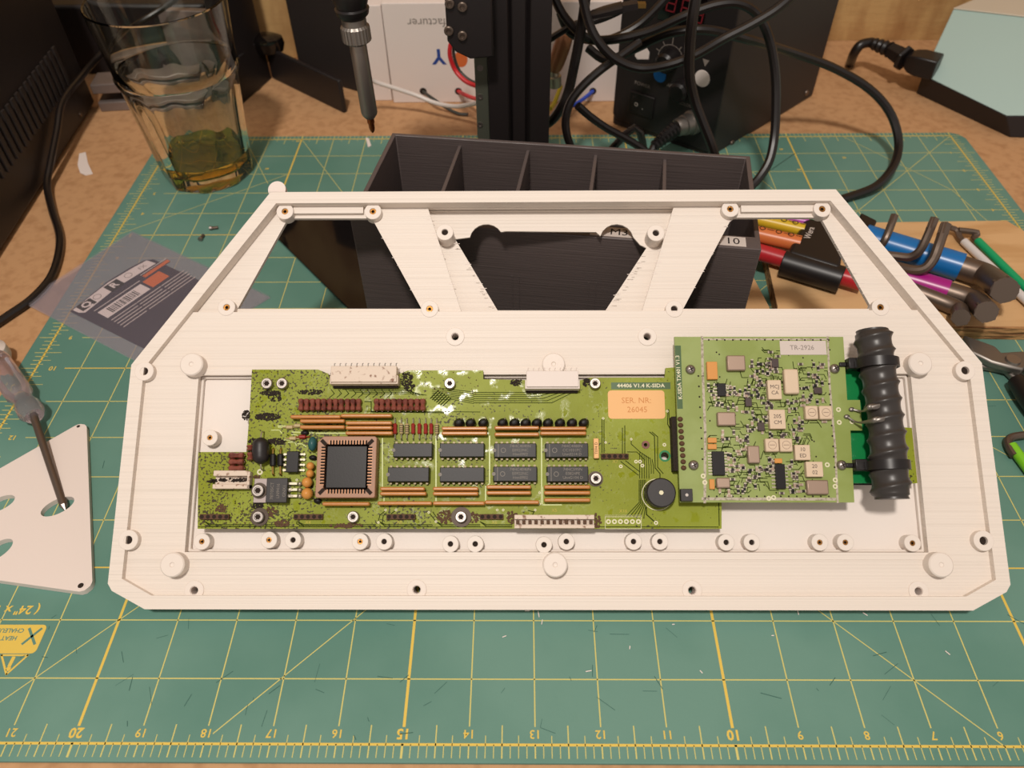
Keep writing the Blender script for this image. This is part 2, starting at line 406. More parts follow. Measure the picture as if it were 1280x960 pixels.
for a, b in (((21.9, 0.1), (15.5, 6.5)), ((18 - 0.1, 0.15), (9, 9)), ((6, 0), (14, 8)), ((0, 18), (8, 10)), ((5, 17), (11.0, 11)), ((0, 1.92), (9, 10.9)), ((20, 16), (24, 13)),
             ((20, 18), (15, 9.4)), ((6.5, 16.02), (6.05, 15)), ((5, 17), (8.5, 13.5)), ((3.3, 18), (1.1, 15)), ((1.1, 15), (0.7, 13.4)), ((21.5, 17.5), (20.5, 15.5))):
    gp.strip([mp(*a), mp(*b)], 0.42, Z)
o = g.build('bold_grid_lines', 'yellow', cm, smooth=0); lab(o, 'bold yellow lines of the printed grid')
o = gp.build('fine_grid_lines', 'pale_yellow', cm, smooth=0); lab(o, 'fine pale yellow lines of the printed grid')
tm = MB()
for n in range(1, 24):
    text(tm, str(n), 4.6 if n % 5 else 5.4, TR(*mp(n, 0.16), Z + 0.02, 180), None, bold=0.05 if n % 5 else 0.16)
for k in range(1, 18):
    text(tm, str(k), 4.2 if k % 5 else 4.6, TR(*mp(23.62, 18 - k), Z + 0.02, 180), None, bold=0.08)
    text(tm, str(k), 4.0, TR(*mp(0.36, 18 - k), Z + 0.02, 180), None, bold=0.08)
q_ = atz(50, 762); text(tm, '( 24" x 18" )', 5.6, TR(q_.x, q_.y, Z + 0.02, 180), None, align='LEFT', bold=0.12)
for (n, y) in ((5.35, 17.25), (3.6, 16.75), (5.1, 16.1), (6.2, 15.0), (20.1, 17.9), (20.7, 16.3)): text(tm, '45', 3.0, TR(*mp(n, y), Z + 0.02, 180), None, bold=0.1)
lab(tm.build('printed_numbers', 'yellow', cm, smooth=0), 'yellow ruler numbers printed upside down')
hb = MB(); c = mp(21.05, 1.5); P = []
a, b = atz(0, 780), atz(60, 781); c2, d2 = atz(44, 817), atz(0, 817)
bx0, bx1, by0, by1 = mp(22.3, 0)[0], b.x, c2.y, b.y
for (cx, cy, a0) in ((bx1 - 2, by1 - 2, 0), (bx0 + 2, by1 - 2, 90), (bx0 + 2, by0 + 2, 180), (bx1 - 2, by0 + 2, 270)): P += circ((cx, cy), 2, 5, a0, a0 + 90)
hb.prism(P, 0.02, 0.08)
t1 = atz(2, 819); t2 = atz(35, 819); t3 = atz(8, 843)
for q in ((t1, t2), (t2, t3), (t3, t1)): hb.strip(q, 0.8, 0.06)
e1 = atz(17, 822); e2 = atz(12, 832); hb.strip((e1, e2), 1.5, 0.06); e3 = atz(10.5, 836); hb.cyl((e3.x, e3.y), 1.0, 0.02, 0.06, 10)
lab(hb.build('warning_panel', 'yellow', cm), 'yellow heat warning panel and triangle')
hw = MB(); p = (bx1 - 4.6, by1 - 5.2)
for s in (-1, 1): hw.strip([(p[0] - 2.6, p[1] - 3.4 * s), (p[0] + 2.6, p[1] + 3.4 * s)], 1.1, 0.1)
text(hw, 'HEAT', 2.7, TR(bx1 - 14, by1 - 6.0, 0.1, 180), None, bold=0.06); text(hw, 'CHALEUR', 2.7, TR(bx1 - 15, by1 - 2.6, 0.1, 180), None, bold=0.06)
lab(hw.build('warning_text', 'mat', cm, smooth=0), 'green heat warning lettering')
sc = MB()
for i in range(95):
    x = rnd.uniform(-250, 320); y = rnd.choice([rnd.uniform(3, 50), rnd.uniform(3, 200)]); a = rnd.uniform(0, 6.28); l = rnd.uniform(1, 9)
    sc.strip([(x, y), (x + l * math.cos(a), y + l * math.sin(a))], rnd.uniform(0.12, 0.3), 0.06)
o = sc.build('cut_marks', 'scratch', cm, smooth=0); o['kind'] = 'stuff'
sh = MB()
for (x, y, l, a) in ((674, 772, 8, 100), (677, 781, 6, 80), (732, 840, 7, 10), (787, 812, 4, 80), (840, 781, 3, 0), (878, 842, 4, 130), (998, 769, 8, 90), (1084, 770, 6, 140), (1187, 819, 6, 130), (656, 764, 6, 0), (964, 795, 3, 0), (628, 797, 5, 20)):
    p = atz(x, y); a = R(a); ll = l * 0.35; sh.tube([p + Vector((0, 0, 0.4)), p + Vector((ll * math.cos(a), ll * math.sin(a), 0.5))], 0.22, 5, smooth=0)
o = sh.build('plastic_shavings', 'paper', smooth=0); o['kind'] = 'stuff'; tag(o, 'tiny white plastic shavings scattered on the mat before the tray', 'shavings')

# ------------------------------------------------------------------ white printed tray, front edge on the mat, rear propped on the storage box
case = thing('printed_tray', 'large white 3D printed instrument tray tilted up on the black storage box', 'tray', frame=TRAY)
case['local'] = 1
HP = -3.0
CU = 9.4
out = [(CU - 173.3, 0), (CU + 173.3, 0), (CU + 188, 7.5), (CU + 190, 10.5), (CU + 189, 105.5), (CU + 131.4, 188), (CU - 131.4, 188), (CU - 189, 105.5), (CU - 190, 10.5), (CU - 188, 7.5)]
inn = [(CU - 171, 5.6), (CU + 171, 5.6), (CU + 184.2, 12.5), (CU + 183.2, 104), (CU + 128.5, 182.4), (CU - 128.5, 182.4), (CU - 183.2, 104), (CU - 184.2, 12.5)]
def T3(l, h=HP): return [tc(x, y, h) for x, y in l]
AH = -6.0
W1 = T3([(360, 273), (465, 273), (527, 386), (297, 386)], AH)
W3 = T3([(915, 272), (1026, 272), (1090, 386), (854, 386)], AH)
RF = -11.5
n1 = tc(608, 300, RF); n2 = tc(771, 300, RF)
def arcn(c, r, a0, a1): return [(c[0] + r * math.cos(R(a0 + (a1 - a0) * i / 8)), c[1] + r * math.sin(R(a0 + (a1 - a0) * i / 8))) for i in range(9)]
W2 = T3([(622, 388), (757, 388), (808, 310), (800, 306)], RF) + arcn(n2, 8.0, 10, 165) + T3([(745, 290), (632, 289)], RF) + arcn(n1, 8.0, 30, 170) + T3([(569, 299)], RF)
REC = T3([(577, 391), (802, 391), (842, 256), (535, 257)], AH)
REC[2] = (REC[2][0], 182.4); REC[3] = (REC[3][0], 182.4)
wl = [(-150, 23.5), (168, 23.5), (168, 101.3), (-150, 101.3)]
holes_px = [(180, 464), (160, 675), (243, 738), (521, 737), (865, 738), (1148, 739), (1230, 676), (1207, 463), (569, 421), (809, 421)]
PH = [tc(x, y, 0.2 if (x, y) in ((180, 464), (160, 675), (1230, 676), (1207, 463)) else HP) for x, y in holes_px]
ph = [circ(c, 1.7, 10) for c in PH]
s = MB()
VB = tc(640, 389, HP)[1]; xb_ = 128.5 + (182.4 - VB) * (183.2 - 128.5) / (182.4 - 104)
BIG = [(CU - xb_, VB), (CU + xb_, VB), (CU + 128.5, 182.4), (CU - 128.5, 182.4)]
phl = [h for h, c in zip(ph, PH)]
s.prism(out, -9.8, -8, holes=[BIG] + phl)
s.prism(out, -8, HP, holes=[BIG, wl] + phl)
s.prism([(BIG[0][0] - 4, VB - 6), (BIG[1][0] + 4, VB - 6), (BIG[2][0], 182.45), (BIG[3][0], 182.45)], -8, AH, holes=[[(p[0], min(p[1], 182.3)) for p in h] for h in (W1, REC, W3)])
s.prism([(REC[0][0] - 1, 122), (REC[1][0] + 1, 122), (REC[2][0] + 1, 182.5), (REC[3][0] - 1, 182.5)], RF - 1, RF, holes=[W2])
s.prism([(REC[2][0] + 2, 182.4), (REC[3][0] - 2, 182.4), (REC[3][0] - 2, 186), (REC[2][0] + 2, 186)], RF - 1, -8)
for a_, b_, k_ in ((REC[0], REC[3], -1), (REC[1], REC[2], 1)): s.prism([(a_[0], 122), (a_[0] + 1.2 * k_, 122), (b_[0] + 1.2 * k_, 182.4), (b_[0], 182.4)], RF - .5, AH - .02)
s.prism(out, HP, 0, holes=[inn])
s.build('tray_shell', 'white', case, smooth=30)
s = MB().prism(wl, -8, -5.4, holes=[[(-148.8, 24.7), (166.8, 24.7), (166.8, 100.3), (-148.8, 100.3)]]); s.build('well_step', 'white_boss', case, bev=.6)
MB().box(-149.9, 167.9, 23.6, 101.2, -8.0, -7.8).build('well_floor', 'white_floor', case)
# low ledge above each window, raised lines round the well and along the rear edge
l = MB()
for a, b in (((368, 265), (455, 265)), ((925, 263), (1018, 263))):
    p = tc(*a, AH); q = tc(*b, AH); l.box(p[0], q[0], p[1] - 1.6, p[1] + 2.0, AH, AH + 2.0)
pw = [(-153, 20.5), (171, 20.5), (171, 104.3), (-153, 104.3)]
l.prism(pw, HP, HP + 0.35, holes=[wl])
l.build('ledge', 'white', case)
def boss(px, py, r, ri, h0, h1, brass=False, name='screw_boss', hole=True, mt='white_boss'):
    c = tc(px, py, h1); b = MB()
    if ri: b.ring(c, r, ri, h0, h1, 22)
    else: b.lathe([(r, h0), (r, h1 - .5), (r - .5, h1), (1.1, h1), (.8, h1 - .4), (0.4, h1 - .5)], 26, T=Matrix.Translation((c[0], c[1], 0)))
    o = b.build(name, mt, case, bev=0.25 if ri else 0)
    if ri and hole: 
        hb = MB().cyl(c, ri, h0, h1 - 1.6, 14)
        if brass:
            hb = MB().ring(c, ri, ri * 0.5, h0, h1 - 0.5, 14); attach(lab(hb.build('threaded_insert', 'brass'), 'brass threaded insert'), o)
            hb = MB().cyl(c, ri * 0.55, h0, h1 - 1.8, 10)
        attach(hb.build('screw_hole', 'hole'), o)
    return o
for i, (x, y) in enumerate(holes_px):
    c = PH[i]; b = MB().ring(c, 4.2, 1.75, HP - 0.3, HP + 0.45, 22); b.build('screw_boss', 'white_boss', case, bev=0.2)
    b = MB().ring(c, 1.75, 1.6, -9.7, HP, 12); b.build('screw_sleeve', 'white_smooth', case)
for x, y in ((180, 464), (160, 675), (1230, 676), (1207, 463)): boss(x, y, 4.3, 1.75, HP - .5, 0.2)
for x, y, br in ((356, 264, 1), (466, 264, 1), (556, 290, 0), (820, 291, 0), (913, 261, 1), (1028, 261, 1), (283, 384, 1), (537, 386, 1), (843, 386, 0), (1101, 384, 1)):
    boss(x, y, 4.0, 1.5, RF if y in (290, 291) else -8, HP + (0.6 if y < 300 else 0.3), br)
for x, y in ((239, 455), (215, 706), (694, 706), (1177, 706), (1151, 454), (692, 455)):
    o = boss(x, y, 5.2, 0, HP - 0.2, HP + (5.5 if (x, y) != (692, 455) else 2), name='round_post')
for x, y, br in ((252, 677, 1), (336, 675, 1), (366, 675, 0), (450, 677, 1), (480, 677, 0), (563, 680, 0), (594, 680, 0), (680, 681, 0), (708, 677, 0), (792, 677, 0), (825, 677, 0), (908, 678, 0), (940, 678, 2), (1025, 678, 1), (1057, 678, 1), (1141, 679, 1), (262, 547, 1)):
    boss(x, y, 3.55, 1.15, -8, HP + 0.5, br == 1)
# small tab with a screw boss behind the rear wall
tb = MB().box(-124, -117, 187.8, 190, -7, -4); tb.cyl((-120.5, 191.2), 4.2, -7, -4, 20)
tb.build('rear_tab', 'white_smooth', case)
# layer strings at the arm edges
fz = MB()
for a, b in (((465, 273), (527, 385)), ((569, 299), (622, 388)), ((808, 310), (757, 388)), ((915, 272), (854, 385)), ((1026, 272), (1090, 385)), ((535, 257), (577, 391)), ((842, 256), (802, 391))):
    for i in range(16):
        t = rnd.random(); p = tc(a[0] + (b[0] - a[0]) * t, a[1] + (b[1] - a[1]) * t, AH + 0.1); l = rnd.uniform(0.4, 1.5); sgn = rnd.choice((-1, 1))
        dx = -1.2 if a[0] in (569, 915, 535) else 1.2
        q = (p[0] + dx * rnd.uniform(0.3, 1.2), p[1]); h = AH + 0.05
        fz.box(q[0] - l, q[0] + l, q[1] - 0.12, q[1] + 0.12, h - 0.2, h + 0.05)
o = fz.build('stray_filament', 'white_smooth', case); o['kind'] = 'stuff'

# ------------------------------------------------------------------ main control board
cb = thing('control_board', 'long green control board with stained left end screwed inside the white tray', 'circuit board', frame=TRAY)
B0 = 0.0
def C2(l, h=B0): return [tc(x, y, h) for x, y in l]
bo = C2([(315, 462), (398, 462), (410, 467), (412, 474), (496, 474), (498, 468), (510, 463), (604, 463), (604, 474), (656, 475), (726, 475), (738, 472), (831, 472), (832, 460), (846, 459), (858, 459), (902, 560), (902, 661), (247, 661), (248, 565), (308, 565), (312, 515)])
bh = [circ(tc(831, 570, B0), 1.7, 14), circ(tc(807, 556, B0), 0.8, 10)]
MB().prism(bo, B0 - 1.6, B0, holes=bh).build('board', 'pcb', cb)
so = MB()
for x, y in ((333, 479), (562, 479), (744, 479), (322, 646), (441, 646), (576, 646), (745, 598)): so.cyl(tc(x, y, B0), 2.7, -7.75, B0 - 1.6, 14)
so.build('standoffs', 'white_smooth', cb)
def cbox(x0, y0, x1, y1, h=0.0):    # pixel rectangle to board rectangle at height h
    a = tc(x0, (y0 + y1) / 2, h); b = tc(x1, (y0 + y1) / 2, h); c = tc((x0 + x1) / 2, y0, h); d = tc((x0 + x1) / 2, y1, h)
    return a[0], b[0], d[1], c[1]
def part(name, m, par=None, **kw): return None
# printed tracks
tr = MB(); tl = MB(); vi = MB()
def trk(pts, wd=0.42, light=False, h=0.03): (tl if light else tr).strip([tc(x, y, B0) for x, y in pts], wd, B0 + h)
def via(x, y, r=0.55):
    c = tc(x, y, B0); vi.ring(c, r, r * 0.45, B0, B0 + 0.08, 10)
for i in range(6):
    y = 490.5 + i * 2.6; xe = 655 + i * 4; trk([(600 - i * 2, y), (xe, y), (665 + i * 8.5, 489)] if False else [(592, y), (690 - (5 - i) * 6, y), (704 + i * 4 - 6, y - 6 - i * 1.6)], 0.3)
for i in range(7): trk([(540, 485 + i * 2.4), (548 + i * 3, 485 + i * 2.4), (592, 490 + i * 2.4)], 0.28)
for i in range(7): trk([(538 + i * 2.6, 498 - 0 + i * 1.6), (548 + i * 2.6, 488 + i * 1.6)], 0.5)
for i in range(9): trk([(414 + i * 9, 487), (422 + i * 9 - 4, 492), (422 + i * 9 - 10, 497)], 0.35)
for i in range(5): trk([(420 + 8 * i, 485 + i * 1.8), (505 + 4 * i, 485 + i * 1.8), (517 + 4 * i, 494)], 0.3)
trk([(456, 502), (464, 502), (464, 515), (555, 516)]); trk([(456, 514), (600, 515)], 0.3)
for x in (752.5, 755): trk([(x, 524), (x, 566)], 0.35)
for x in (778, 781): trk([(x, 535 - (x - 778)), (x, 567)], 0.35)
trk([(835, 512), (834.5, 530), (842, 545)], .4); trk([(836, 512), (837, 530)], .3)
for i in range(7): 
    X = 799.5 + i * 2.9; trk([(806 - 6 + i * 2.5, 565 + i * 1.5), (X, 577 + i), (X, 598 + (0 if i < 5 else -6))], 0.33)
trk([(784, 565), (796, 565), (806, 575)], 0.33); trk([(789, 549), (789, 555), (800, 565), (812, 573)], .33); via(789, 549)
trk([(812, 540), (818, 545), (819, 585), (825, 592), (825, 598)], .4); trk([(815, 540), (822, 546), (822, 584), (829, 592)], .35)
trk([(776, 577), (798, 594)], .35); trk([(782, 576), (800, 590)], .35)
for i in range(6): trk([(799 + i * 1.6, 600), (799 + i * 1.6, 628 + i), (783 + i * 4.3, 645 + i * 0.6)], 0.34)
trk([(808, 634), (808, 643), (819, 653)], .5); via(820, 653.5, .9)
for x, y in ((795, 577), (800, 577), (803, 582), (776, 583), (830.5, 556)): via(x, y, 0.8)
for k, (xa, xb) in enumerate(((256, 345), (372, 470), (474, 540), (545, 600), (600, 640))):
    for i in range(3): trk([(xa, 652), (xa + 8, 655.6 + i * 1.5), (xb, 655.6 + i * 1.5)], 0.28)
trk([(248, 658.5), (640, 658.8)], 0.3); trk([(740, 658.5), (898, 658.8)], 0.35)
for p in ([(360, 646), (361, 642), (366, 639), (372, 639)], [(361, 648), (361, 655)], [(371, 652), (371, 655), (376, 657), (420, 657)], [(473, 651), (475, 644), (482, 638)], [(478, 653), (479, 645), (483, 641)], [(489, 642), (495, 638)], [(537, 642), (547, 654)], [(541, 640), (548, 650)], [(660, 638), (668, 640)], [(668, 638), (666, 643)], [(898, 600), (899, 657)]): trk(p, 0.38)
for p in ((482, 637.5), (495, 637.5), (536, 640.5), (473, 653), (621.5, 637.5), (629, 637.5), (669, 637.5), (674.5, 616), (674.5, 630), (371, 600), (545, 652), (757, 553), (754, 523), (834, 514)): via(*p)
for i in range(10): 
    x = rnd.uniform(330, 395); y = rnd.uniform(532, 560); trk([(x, y), (x + rnd.uniform(4, 14), y), (x + rnd.uniform(8, 18), y + 4)], 0.4, True)
for p in ([(348, 534), (372, 534)], [(365, 540), (392, 541)], [(395, 541.5), (448, 541.5)], [(478, 548), (478, 608)], [(545, 548), (545, 628)], [(612, 545), (612, 604), (607, 610)], [(677, 545), (677, 630)], [(678, 609), (678, 631), (702, 631)], [(607, 608), (607, 632)], [(480, 620), (480, 631)]): trk(p, 0.5, True)
tr.build('tracks', 'track', cb, smooth=0); tl.build('pale_tracks', 'track_light', cb, smooth=0); vi.build('via_rings', 'silk', cb)['kind'] = 'stuff'
# silkscreen, labels
a = cbox(764, 478, 838, 486.5); MB().box(a[0], a[1], a[2], a[3], B0, B0 + .05).build('title_strip', 'dark_green', cb)
T = TR((a[0] + a[1]) / 2, (a[2] + a[3]) / 2, B0 + 0.08)
text('board_title', '44406 V1.4 K-SIDA', 2.35, T @ Matrix.Diagonal((1.12, 1, 1, 1)), 'silk', cb, bold=0.05)
a = cbox(760, 488, 831, 523.5); P = []
for (cx, cy, a0) in ((a[1] - 1.5, a[3] - 1.5, 0), (a[0] + 1.5, a[3] - 1.5, 90), (a[0] + 1.5, a[2] + 1.5, 180), (a[1] - 1.5, a[2] + 1.5, 270)): P += circ((cx, cy), 1.5, 4, a0, a0 + 90)
o = MB().prism(P, B0, B0 + .12).build('serial_label', 'orange_label', cb); lab(o, 'orange serial number label')
b = MB(); text(b, 'SER. NR:', 3.6, TR((a[0] + a[1]) / 2, a[3] - 4.6, B0 + .16), None); text(b, '26045', 3.6, TR((a[0] + a[1]) / 2 + .3, a[3] - 8.7, B0 + .16), None)
attach(b.build('serial_print', 'orange_text', None, smooth=0), o)
b = MB()
for t, x, y in (('X7', 769, 577), ('X5', 693, 638), ('X6', 618, 653), ('X8', 499, 653), ('X16', 779, 639), ('X4', 385, 653)): text(b, t, 2.0, TR(*tc(x, y), B0 + .07), None)
b.build('silkscreen_names', 'silk_yellow', cb, smooth=0)
b = MB(); 
for x0, y0, x1, y1 in ((756.5, 644, 801.5, 662), (756.5, 644, 801.5, 647)):
    q = [tc(x0, y0), tc(x1, y0), tc(x1, y1 - 1), tc(x0, y1 - 1)]; b.strip(q + [q[0]], 0.18, B0 + .06)
for i in range(6): b.ring(tc(760.5 + i * 7.5, 652), 1.05, .5, B0, B0 + .1, 12)
b.build('solder_pads', 'silk', cb)
# helper to put parts on the board
def comp(name, m, bx, h0, h1, bev=0.2, taper=None, par=None):
    p = MB().prism([(bx[0], bx[2]), (bx[1], bx[2]), (bx[1], bx[3]), (bx[0], bx[3])], B0 + h0, B0 + h1, taper=taper)
    return p.build(name, m, par or cb, bev=bev)
def sub(mb, name, m, par, **kw): return attach(mb.build(name, m, None, **kw), par)
# red-brown capacitor rows
def cap(xc, ya=495, yb=516, m='cap_brown', r=1.5, vert=True, h=3.2, xb=None):
    if vert:
        p = tc(xc, yb - 3, h); q = tc(xc, ya + 3, h)
    else:
        p = tc(xc, ya, h); q = tc(xb, ya, h)
    b = MB(); P = Vector((*p, B0 + h * .6)); Q = Vector((*q, B0 + h * .6)); pts = [P.lerp(Q, t) for t in (0, .06, .25, .5, .75, .94, 1)]
    b.tube(pts, r, 10, rs=[r * k for k in (.5, .95, 1.05, .72, 1.05, .95, .5)], smooth=3, flat=1.2)
    for e in (P, Q): b.cyl((e.x, e.y), .3, B0, e.z, 6)
    return b.build('capacitor', m, cb)
for x in (375.5, 382.5, 390, 397, 404, 411.5, 418.8, 425.8, 433.6, 440.6, 447.7): cap(x, r=1.32)
for x in (470.3, 476.9, 484.4, 491.9, 498.8, 506.3, 513.3, 521, 528.1): cap(x, r=1.38)
for y in (569, 577, 585): cap(285, y, vert=False, xb=304, r=1.45)
cap(312, 553, 566, r=1.7); cap(312, 562, 578, r=1.5)
# orange resistor networks
for x0, x1, y in ((363, 426, 521), (375, 431, 526.4), (375, 431, 534), (426, 490, 519.7), (432, 490, 528.8), (432, 490, 534.8), (432, 491, 541.5), (552, 609, 535.6), (552, 609, 541.6), (618, 674, 534.8), (618, 674, 543), (675, 733, 535.6), (675, 733, 541.6),
                  (403, 462, 629.8), (475, 531, 611), (475, 533, 617), (472, 540, 629), (541, 598, 611), (541, 598, 617), (541, 606, 629), (608, 664, 608.8), (608, 664, 616), (606, 674, 627.8), (680, 738, 608.8), (680, 738, 616), (680, 738, 625)):
    p = tc(x0, y, 4); q = tc(x1, y, 4); b = MB(); b.box(p[0], q[0], p[1] - .82, p[1] + .82, B0 + .9, B0 + 4.6)
    o = b.build('resistor_network', 'res_net', cb, bev=.6, seg=3)
    b = MB(); k = int((q[0] - p[0]) / 2.54)
    for i in range(k): b.box(p[0] + 1.4 + i * 2.54 - .25, p[0] + 1.4 + i * 2.54 + .25, p[1] - .15, p[1] + .15, B0, B0 + 1)
    sub(b, 'pins', 'tin', o)
# chips in two rows
marks = {2: ('74HC4040N', 'E0922NC', 'Hnn0902'), 6: ('74HC4040N', 'E0922NC', 'Hnn0902'), 3: ('74HC4080N', 'CC1031PC', 'Unn0214 D'), 7: ('74HC595N', 'E0824PE', 'UnnG104 D')}
rows = [(491, 554, 541, 571.5), (549, 554, 606, 571.5), (617, 554, 671, 572), (681, 554, 736, 572), (484, 584, 537, 602.5), (549, 584, 606, 602.5), (616, 583, 672, 602), (683, 583, 736, 602.5)]
for i, r_ in enumerate(rows):
    a = cbox(*r_, 4.0); o = comp('logic_chip', 'chip', a, 1.0, 4.4, .25, .97)
    b = MB(); n = 7 if i in (0, 4) else 8; pt = (a[1] - a[0]) / n
    for k in range(n):
        x = a[0] + pt * (k + .5)
        for yy, s in ((a[3], 1), (a[2], -1)):
            b.box(x - .5, x + .5, min(yy, yy + s * .8), max(yy, yy + s * .8), B0 + 1.8, B0 + 2.2)
            b.box(x - .25, x + .25, min(yy + s * .7, yy + s * .95), max(yy + s * .7, yy + s * .95), B0, B0 + 2.2)
    sub(b, 'pins', 'pin_dull', o)
    b = MB(); b.cyl((a[0] + .4, (a[2] + a[3]) / 2), .8, B0 + 4.38, B0 + 4.45, 12); 
    if i in marks:
        b.box(a[0] + 1.9, a[0] + 2.15, a[2] + .3, a[3] - .3, B0 + 4.4, B0 + 4.46)
        b.ring((a[0] + 4.2, (a[2] + a[3]) / 2), 1.1, .85, B0 + 4.4, B0 + 4.47, 14)
        for k, t in enumerate(marks[i]): text(b, t, 1.75, TR((a[0] + a[1]) / 2 + 2.2, a[3] - 1.35 - k * 1.75, B0 + 4.47), None)
    sub(b, 'chip_marking', 'chip_mark', o, smooth=0)
# square chip in brown socket
a = cbox(397, 546, 471, 622.5, 5); P = [(a[0] + 2.5, a[3]), (a[0], a[3] - 2.5), (a[0], a[2] + .6), (a[0] + .6, a[2]), (a[1] - .6, a[2]), (a[1], a[2] + .6), (a[1], a[3] - .8), (a[1] - .8, a[3])]
hi = [(a[0] + 3.3, a[2] + 3.3), (a[1] - 3.3, a[2] + 3.3), (a[1] - 3.3, a[3] - 3.3), (a[0] + 3.3, a[3] - 3.3)]
sk = MB().prism(P, B0 + .6, B0 + 7, holes=[hi]).build('chip_socket', 'socket', cb, bev=.3)
q = MB().box(a[0] + 3.2, a[1] - 3.2, a[2] + 3.2, a[3] - 3.2, B0 + 1, B0 + 3.5); sub(q, 'socket_floor', 'hole', sk)
q = MB().prism([(a[0] + 3.9, a[2] + 3.9), (a[1] - 3.9, a[2] + 3.9), (a[1] - 3.9, a[3] - 3.9), (a[0] + 3.9, a[3] - 3.9)], B0 + 3, B0 + 6.4, taper=.97); sub(q, 'square_chip', 'chip', sk, bev=.2)
q = MB(); cx, cy = (a[0] + a[1]) / 2, (a[2] + a[3]) / 2; hw_ = (a[1] - a[0]) / 2; hh_ = (a[3] - a[2]) / 2
slots = MB()
for k in range(13):
    t = (k - 6) * 1.27
    for s in (-1, 1):
        q.box(cx + t - .22, cx + t + .22, min(cy + s * (hh_ - 1.6), cy + s * (hh_ - 3.5)), max(cy + s * (hh_ - 1.6), cy + s * (hh_ - 3.5)), B0 + 6.6, B0 + 7.12)
        q.box(min(cx + s * (hw_ - 1.6), cx + s * (hw_ - 3.5)), max(cx + s * (hw_ - 1.6), cx + s * (hw_ - 3.5)), cy + t - .22, cy + t + .22, B0 + 6.6, B0 + 7.12)
        slots.box(cx + t + .26, cx + t + 1.0, min(cy + s * (hh_ - 1.8), cy + s * (hh_ - 3.4)), max(cy + s * (hh_ - 1.8), cy + s * (hh_ - 3.4)), B0 + 6.8, B0 + 7.05)
        slots.box(min(cx + s * (hw_ - 1.8), cx + s * (hw_ - 3.4)), max(cx + s * (hw_ - 1.8), cx + s * (hw_ - 3.4)), cy + t + .26, cy + t + 1.0, B0 + 6.8, B0 + 7.05)
for sx in (-1, 1):
    for sy in (-1, 1): slots.box(-1.4, 1.4, -.8, .8, B0 + 6.8, B0 + 7.06, T=TR(cx + sx * (hw_ - 2.6), cy + sy * (hh_ - 2.6), 0, 45 * sx * sy * -1 + 90))
sub(q, 'contacts', 'contact_brown', sk); sub(slots, 'socket_slots', 'hole', sk)
# axial parts
kinds = ['red_glass', 'beige_res', 'beige_res', 'red_glass', 'red_glass', 'red_glass', 'red_glass', 'beige_res']
for x, kd in zip((493.8, 501.6, 508.6, 516.4, 524.2, 532, 539, 546), kinds):
    p = Vector((*tc(x, 548, 1.5), B0 + 1.5)); q = Vector((*tc(x, 524, 1.5), B0 + 1.5))
    b = MB(); b.tube([p.lerp(q, t) for t in (.22, .28, .4, .6, .72, .78)], .9, 10, rs=[.5, .95, .8, .8, .95, .5], smooth=2)
    o = b.build('resistor' if kd == 'beige_res' else 'glass_diode', kd, cb)
    b = MB(); b.tube([(p.x, p.y, B0), p, q, (q.x, q.y, B0)], .28, 6, smooth=2); sub(b, 'lead', 'tin', o)
    if kd == 'beige_res':
        b = MB()
        for t in (.32, .42, .52, .64): b.tube([p.lerp(q, t), p.lerp(q, t + .035)], .98, 10, smooth=0)
        sub(b, 'colour_bands', 'smd', o)
for x, ya, yb, m_, r_ in ((341, 562, 592, 'chip', 1.35), (350.5, 562, 592, 'chip', 1.35)):
    p = Vector((*tc(x, yb, 2), B0 + 2)); q = Vector((*tc(x, ya, 2), B0 + 2))
    b = MB(); b.tube([p.lerp(q, t) for t in (.3, .34, .78, .82)], r_, 10, rs=[r_ * .7, r_, r_, r_ * .7], smooth=1); o = b.build('diode', m_, cb)
    b = MB(); b.tube([(p.x, p.y, B0), p, q, (q.x, q.y, B0)], .4, 6, smooth=2); sub(b, 'lead', 'gold', o)
for x, y in ((362, 534), (372, 532), (378, 546), (366, 548)):
    p = Vector((*tc(x - 9, y, 1), B0 + 1)); q = Vector((*tc(x + 9, y, 1), B0 + 1)); b = MB(); b.tube([p.lerp(q, t) for t in (.25, .3, .7, .75)], .85, 8, rs=[.5, .9, .9, .5], smooth=1); b.tube([p, q], .25, 6, smooth=0)
    b.build('small_resistor', 'red_glass' if x == 378 else 'beige_res', cb)
b = MB(); p = Vector((*tc(326, 580, 4), B0 + 4)); q = Vector((*tc(326, 547, 4), B0 + 4)); b.tube([p.lerp(q, t) for t in (0, .08, .2, .5, .8, .92, 1)], 3.4, 16, rs=[.8, 2.5, 3.4, 3.7, 3.4, 2.5, .8], smooth=3)
o = b.build('large_capacitor', 'black', cb); lab(o, 'large black oval capacitor')
b = MB(); b.tube([q, q + Vector((0, 2.5, -1)), q + Vector((0, 3, -4))], .35, 6); b.tube([p, p + Vector((0, -2, -1)), p + Vector((0, -2.6, -4))], .35, 6); sub(b, 'lead', 'tin', o)
b = MB(); b.ring(tc(325, 590), 1.3, .6, B0, B0 + .15, 12); b.build('solder_pad', 'silk', cb)
a = cbox(358, 564, 373.5, 590.5, 3.5); o = comp('small_chip', 'chip', a, .8, 4, .3)
b = MB()
for k in range(4):
    y = a[2] + (a[3] - a[2]) * (k + .5) / 4
    for xx, s in ((a[1], 1), (a[0], -1)): b.box(min(xx, xx + s * 1.2), max(xx, xx + s * 1.2), y - .4, y + .4, B0 + 1.2, B0 + 1.8); b.cyl((xx + s * 1.6, y), .55, B0, B0 + 1.4, 8)
sub(b, 'pins', 'tin', o)
b = MB(); b.ball((*tc(391, 555, 2.5), B0 + 2.8), 2.6, 14, (.75, 1.25, .9)); o = b.build('teal_capacitor', 'teal_cap', cb)
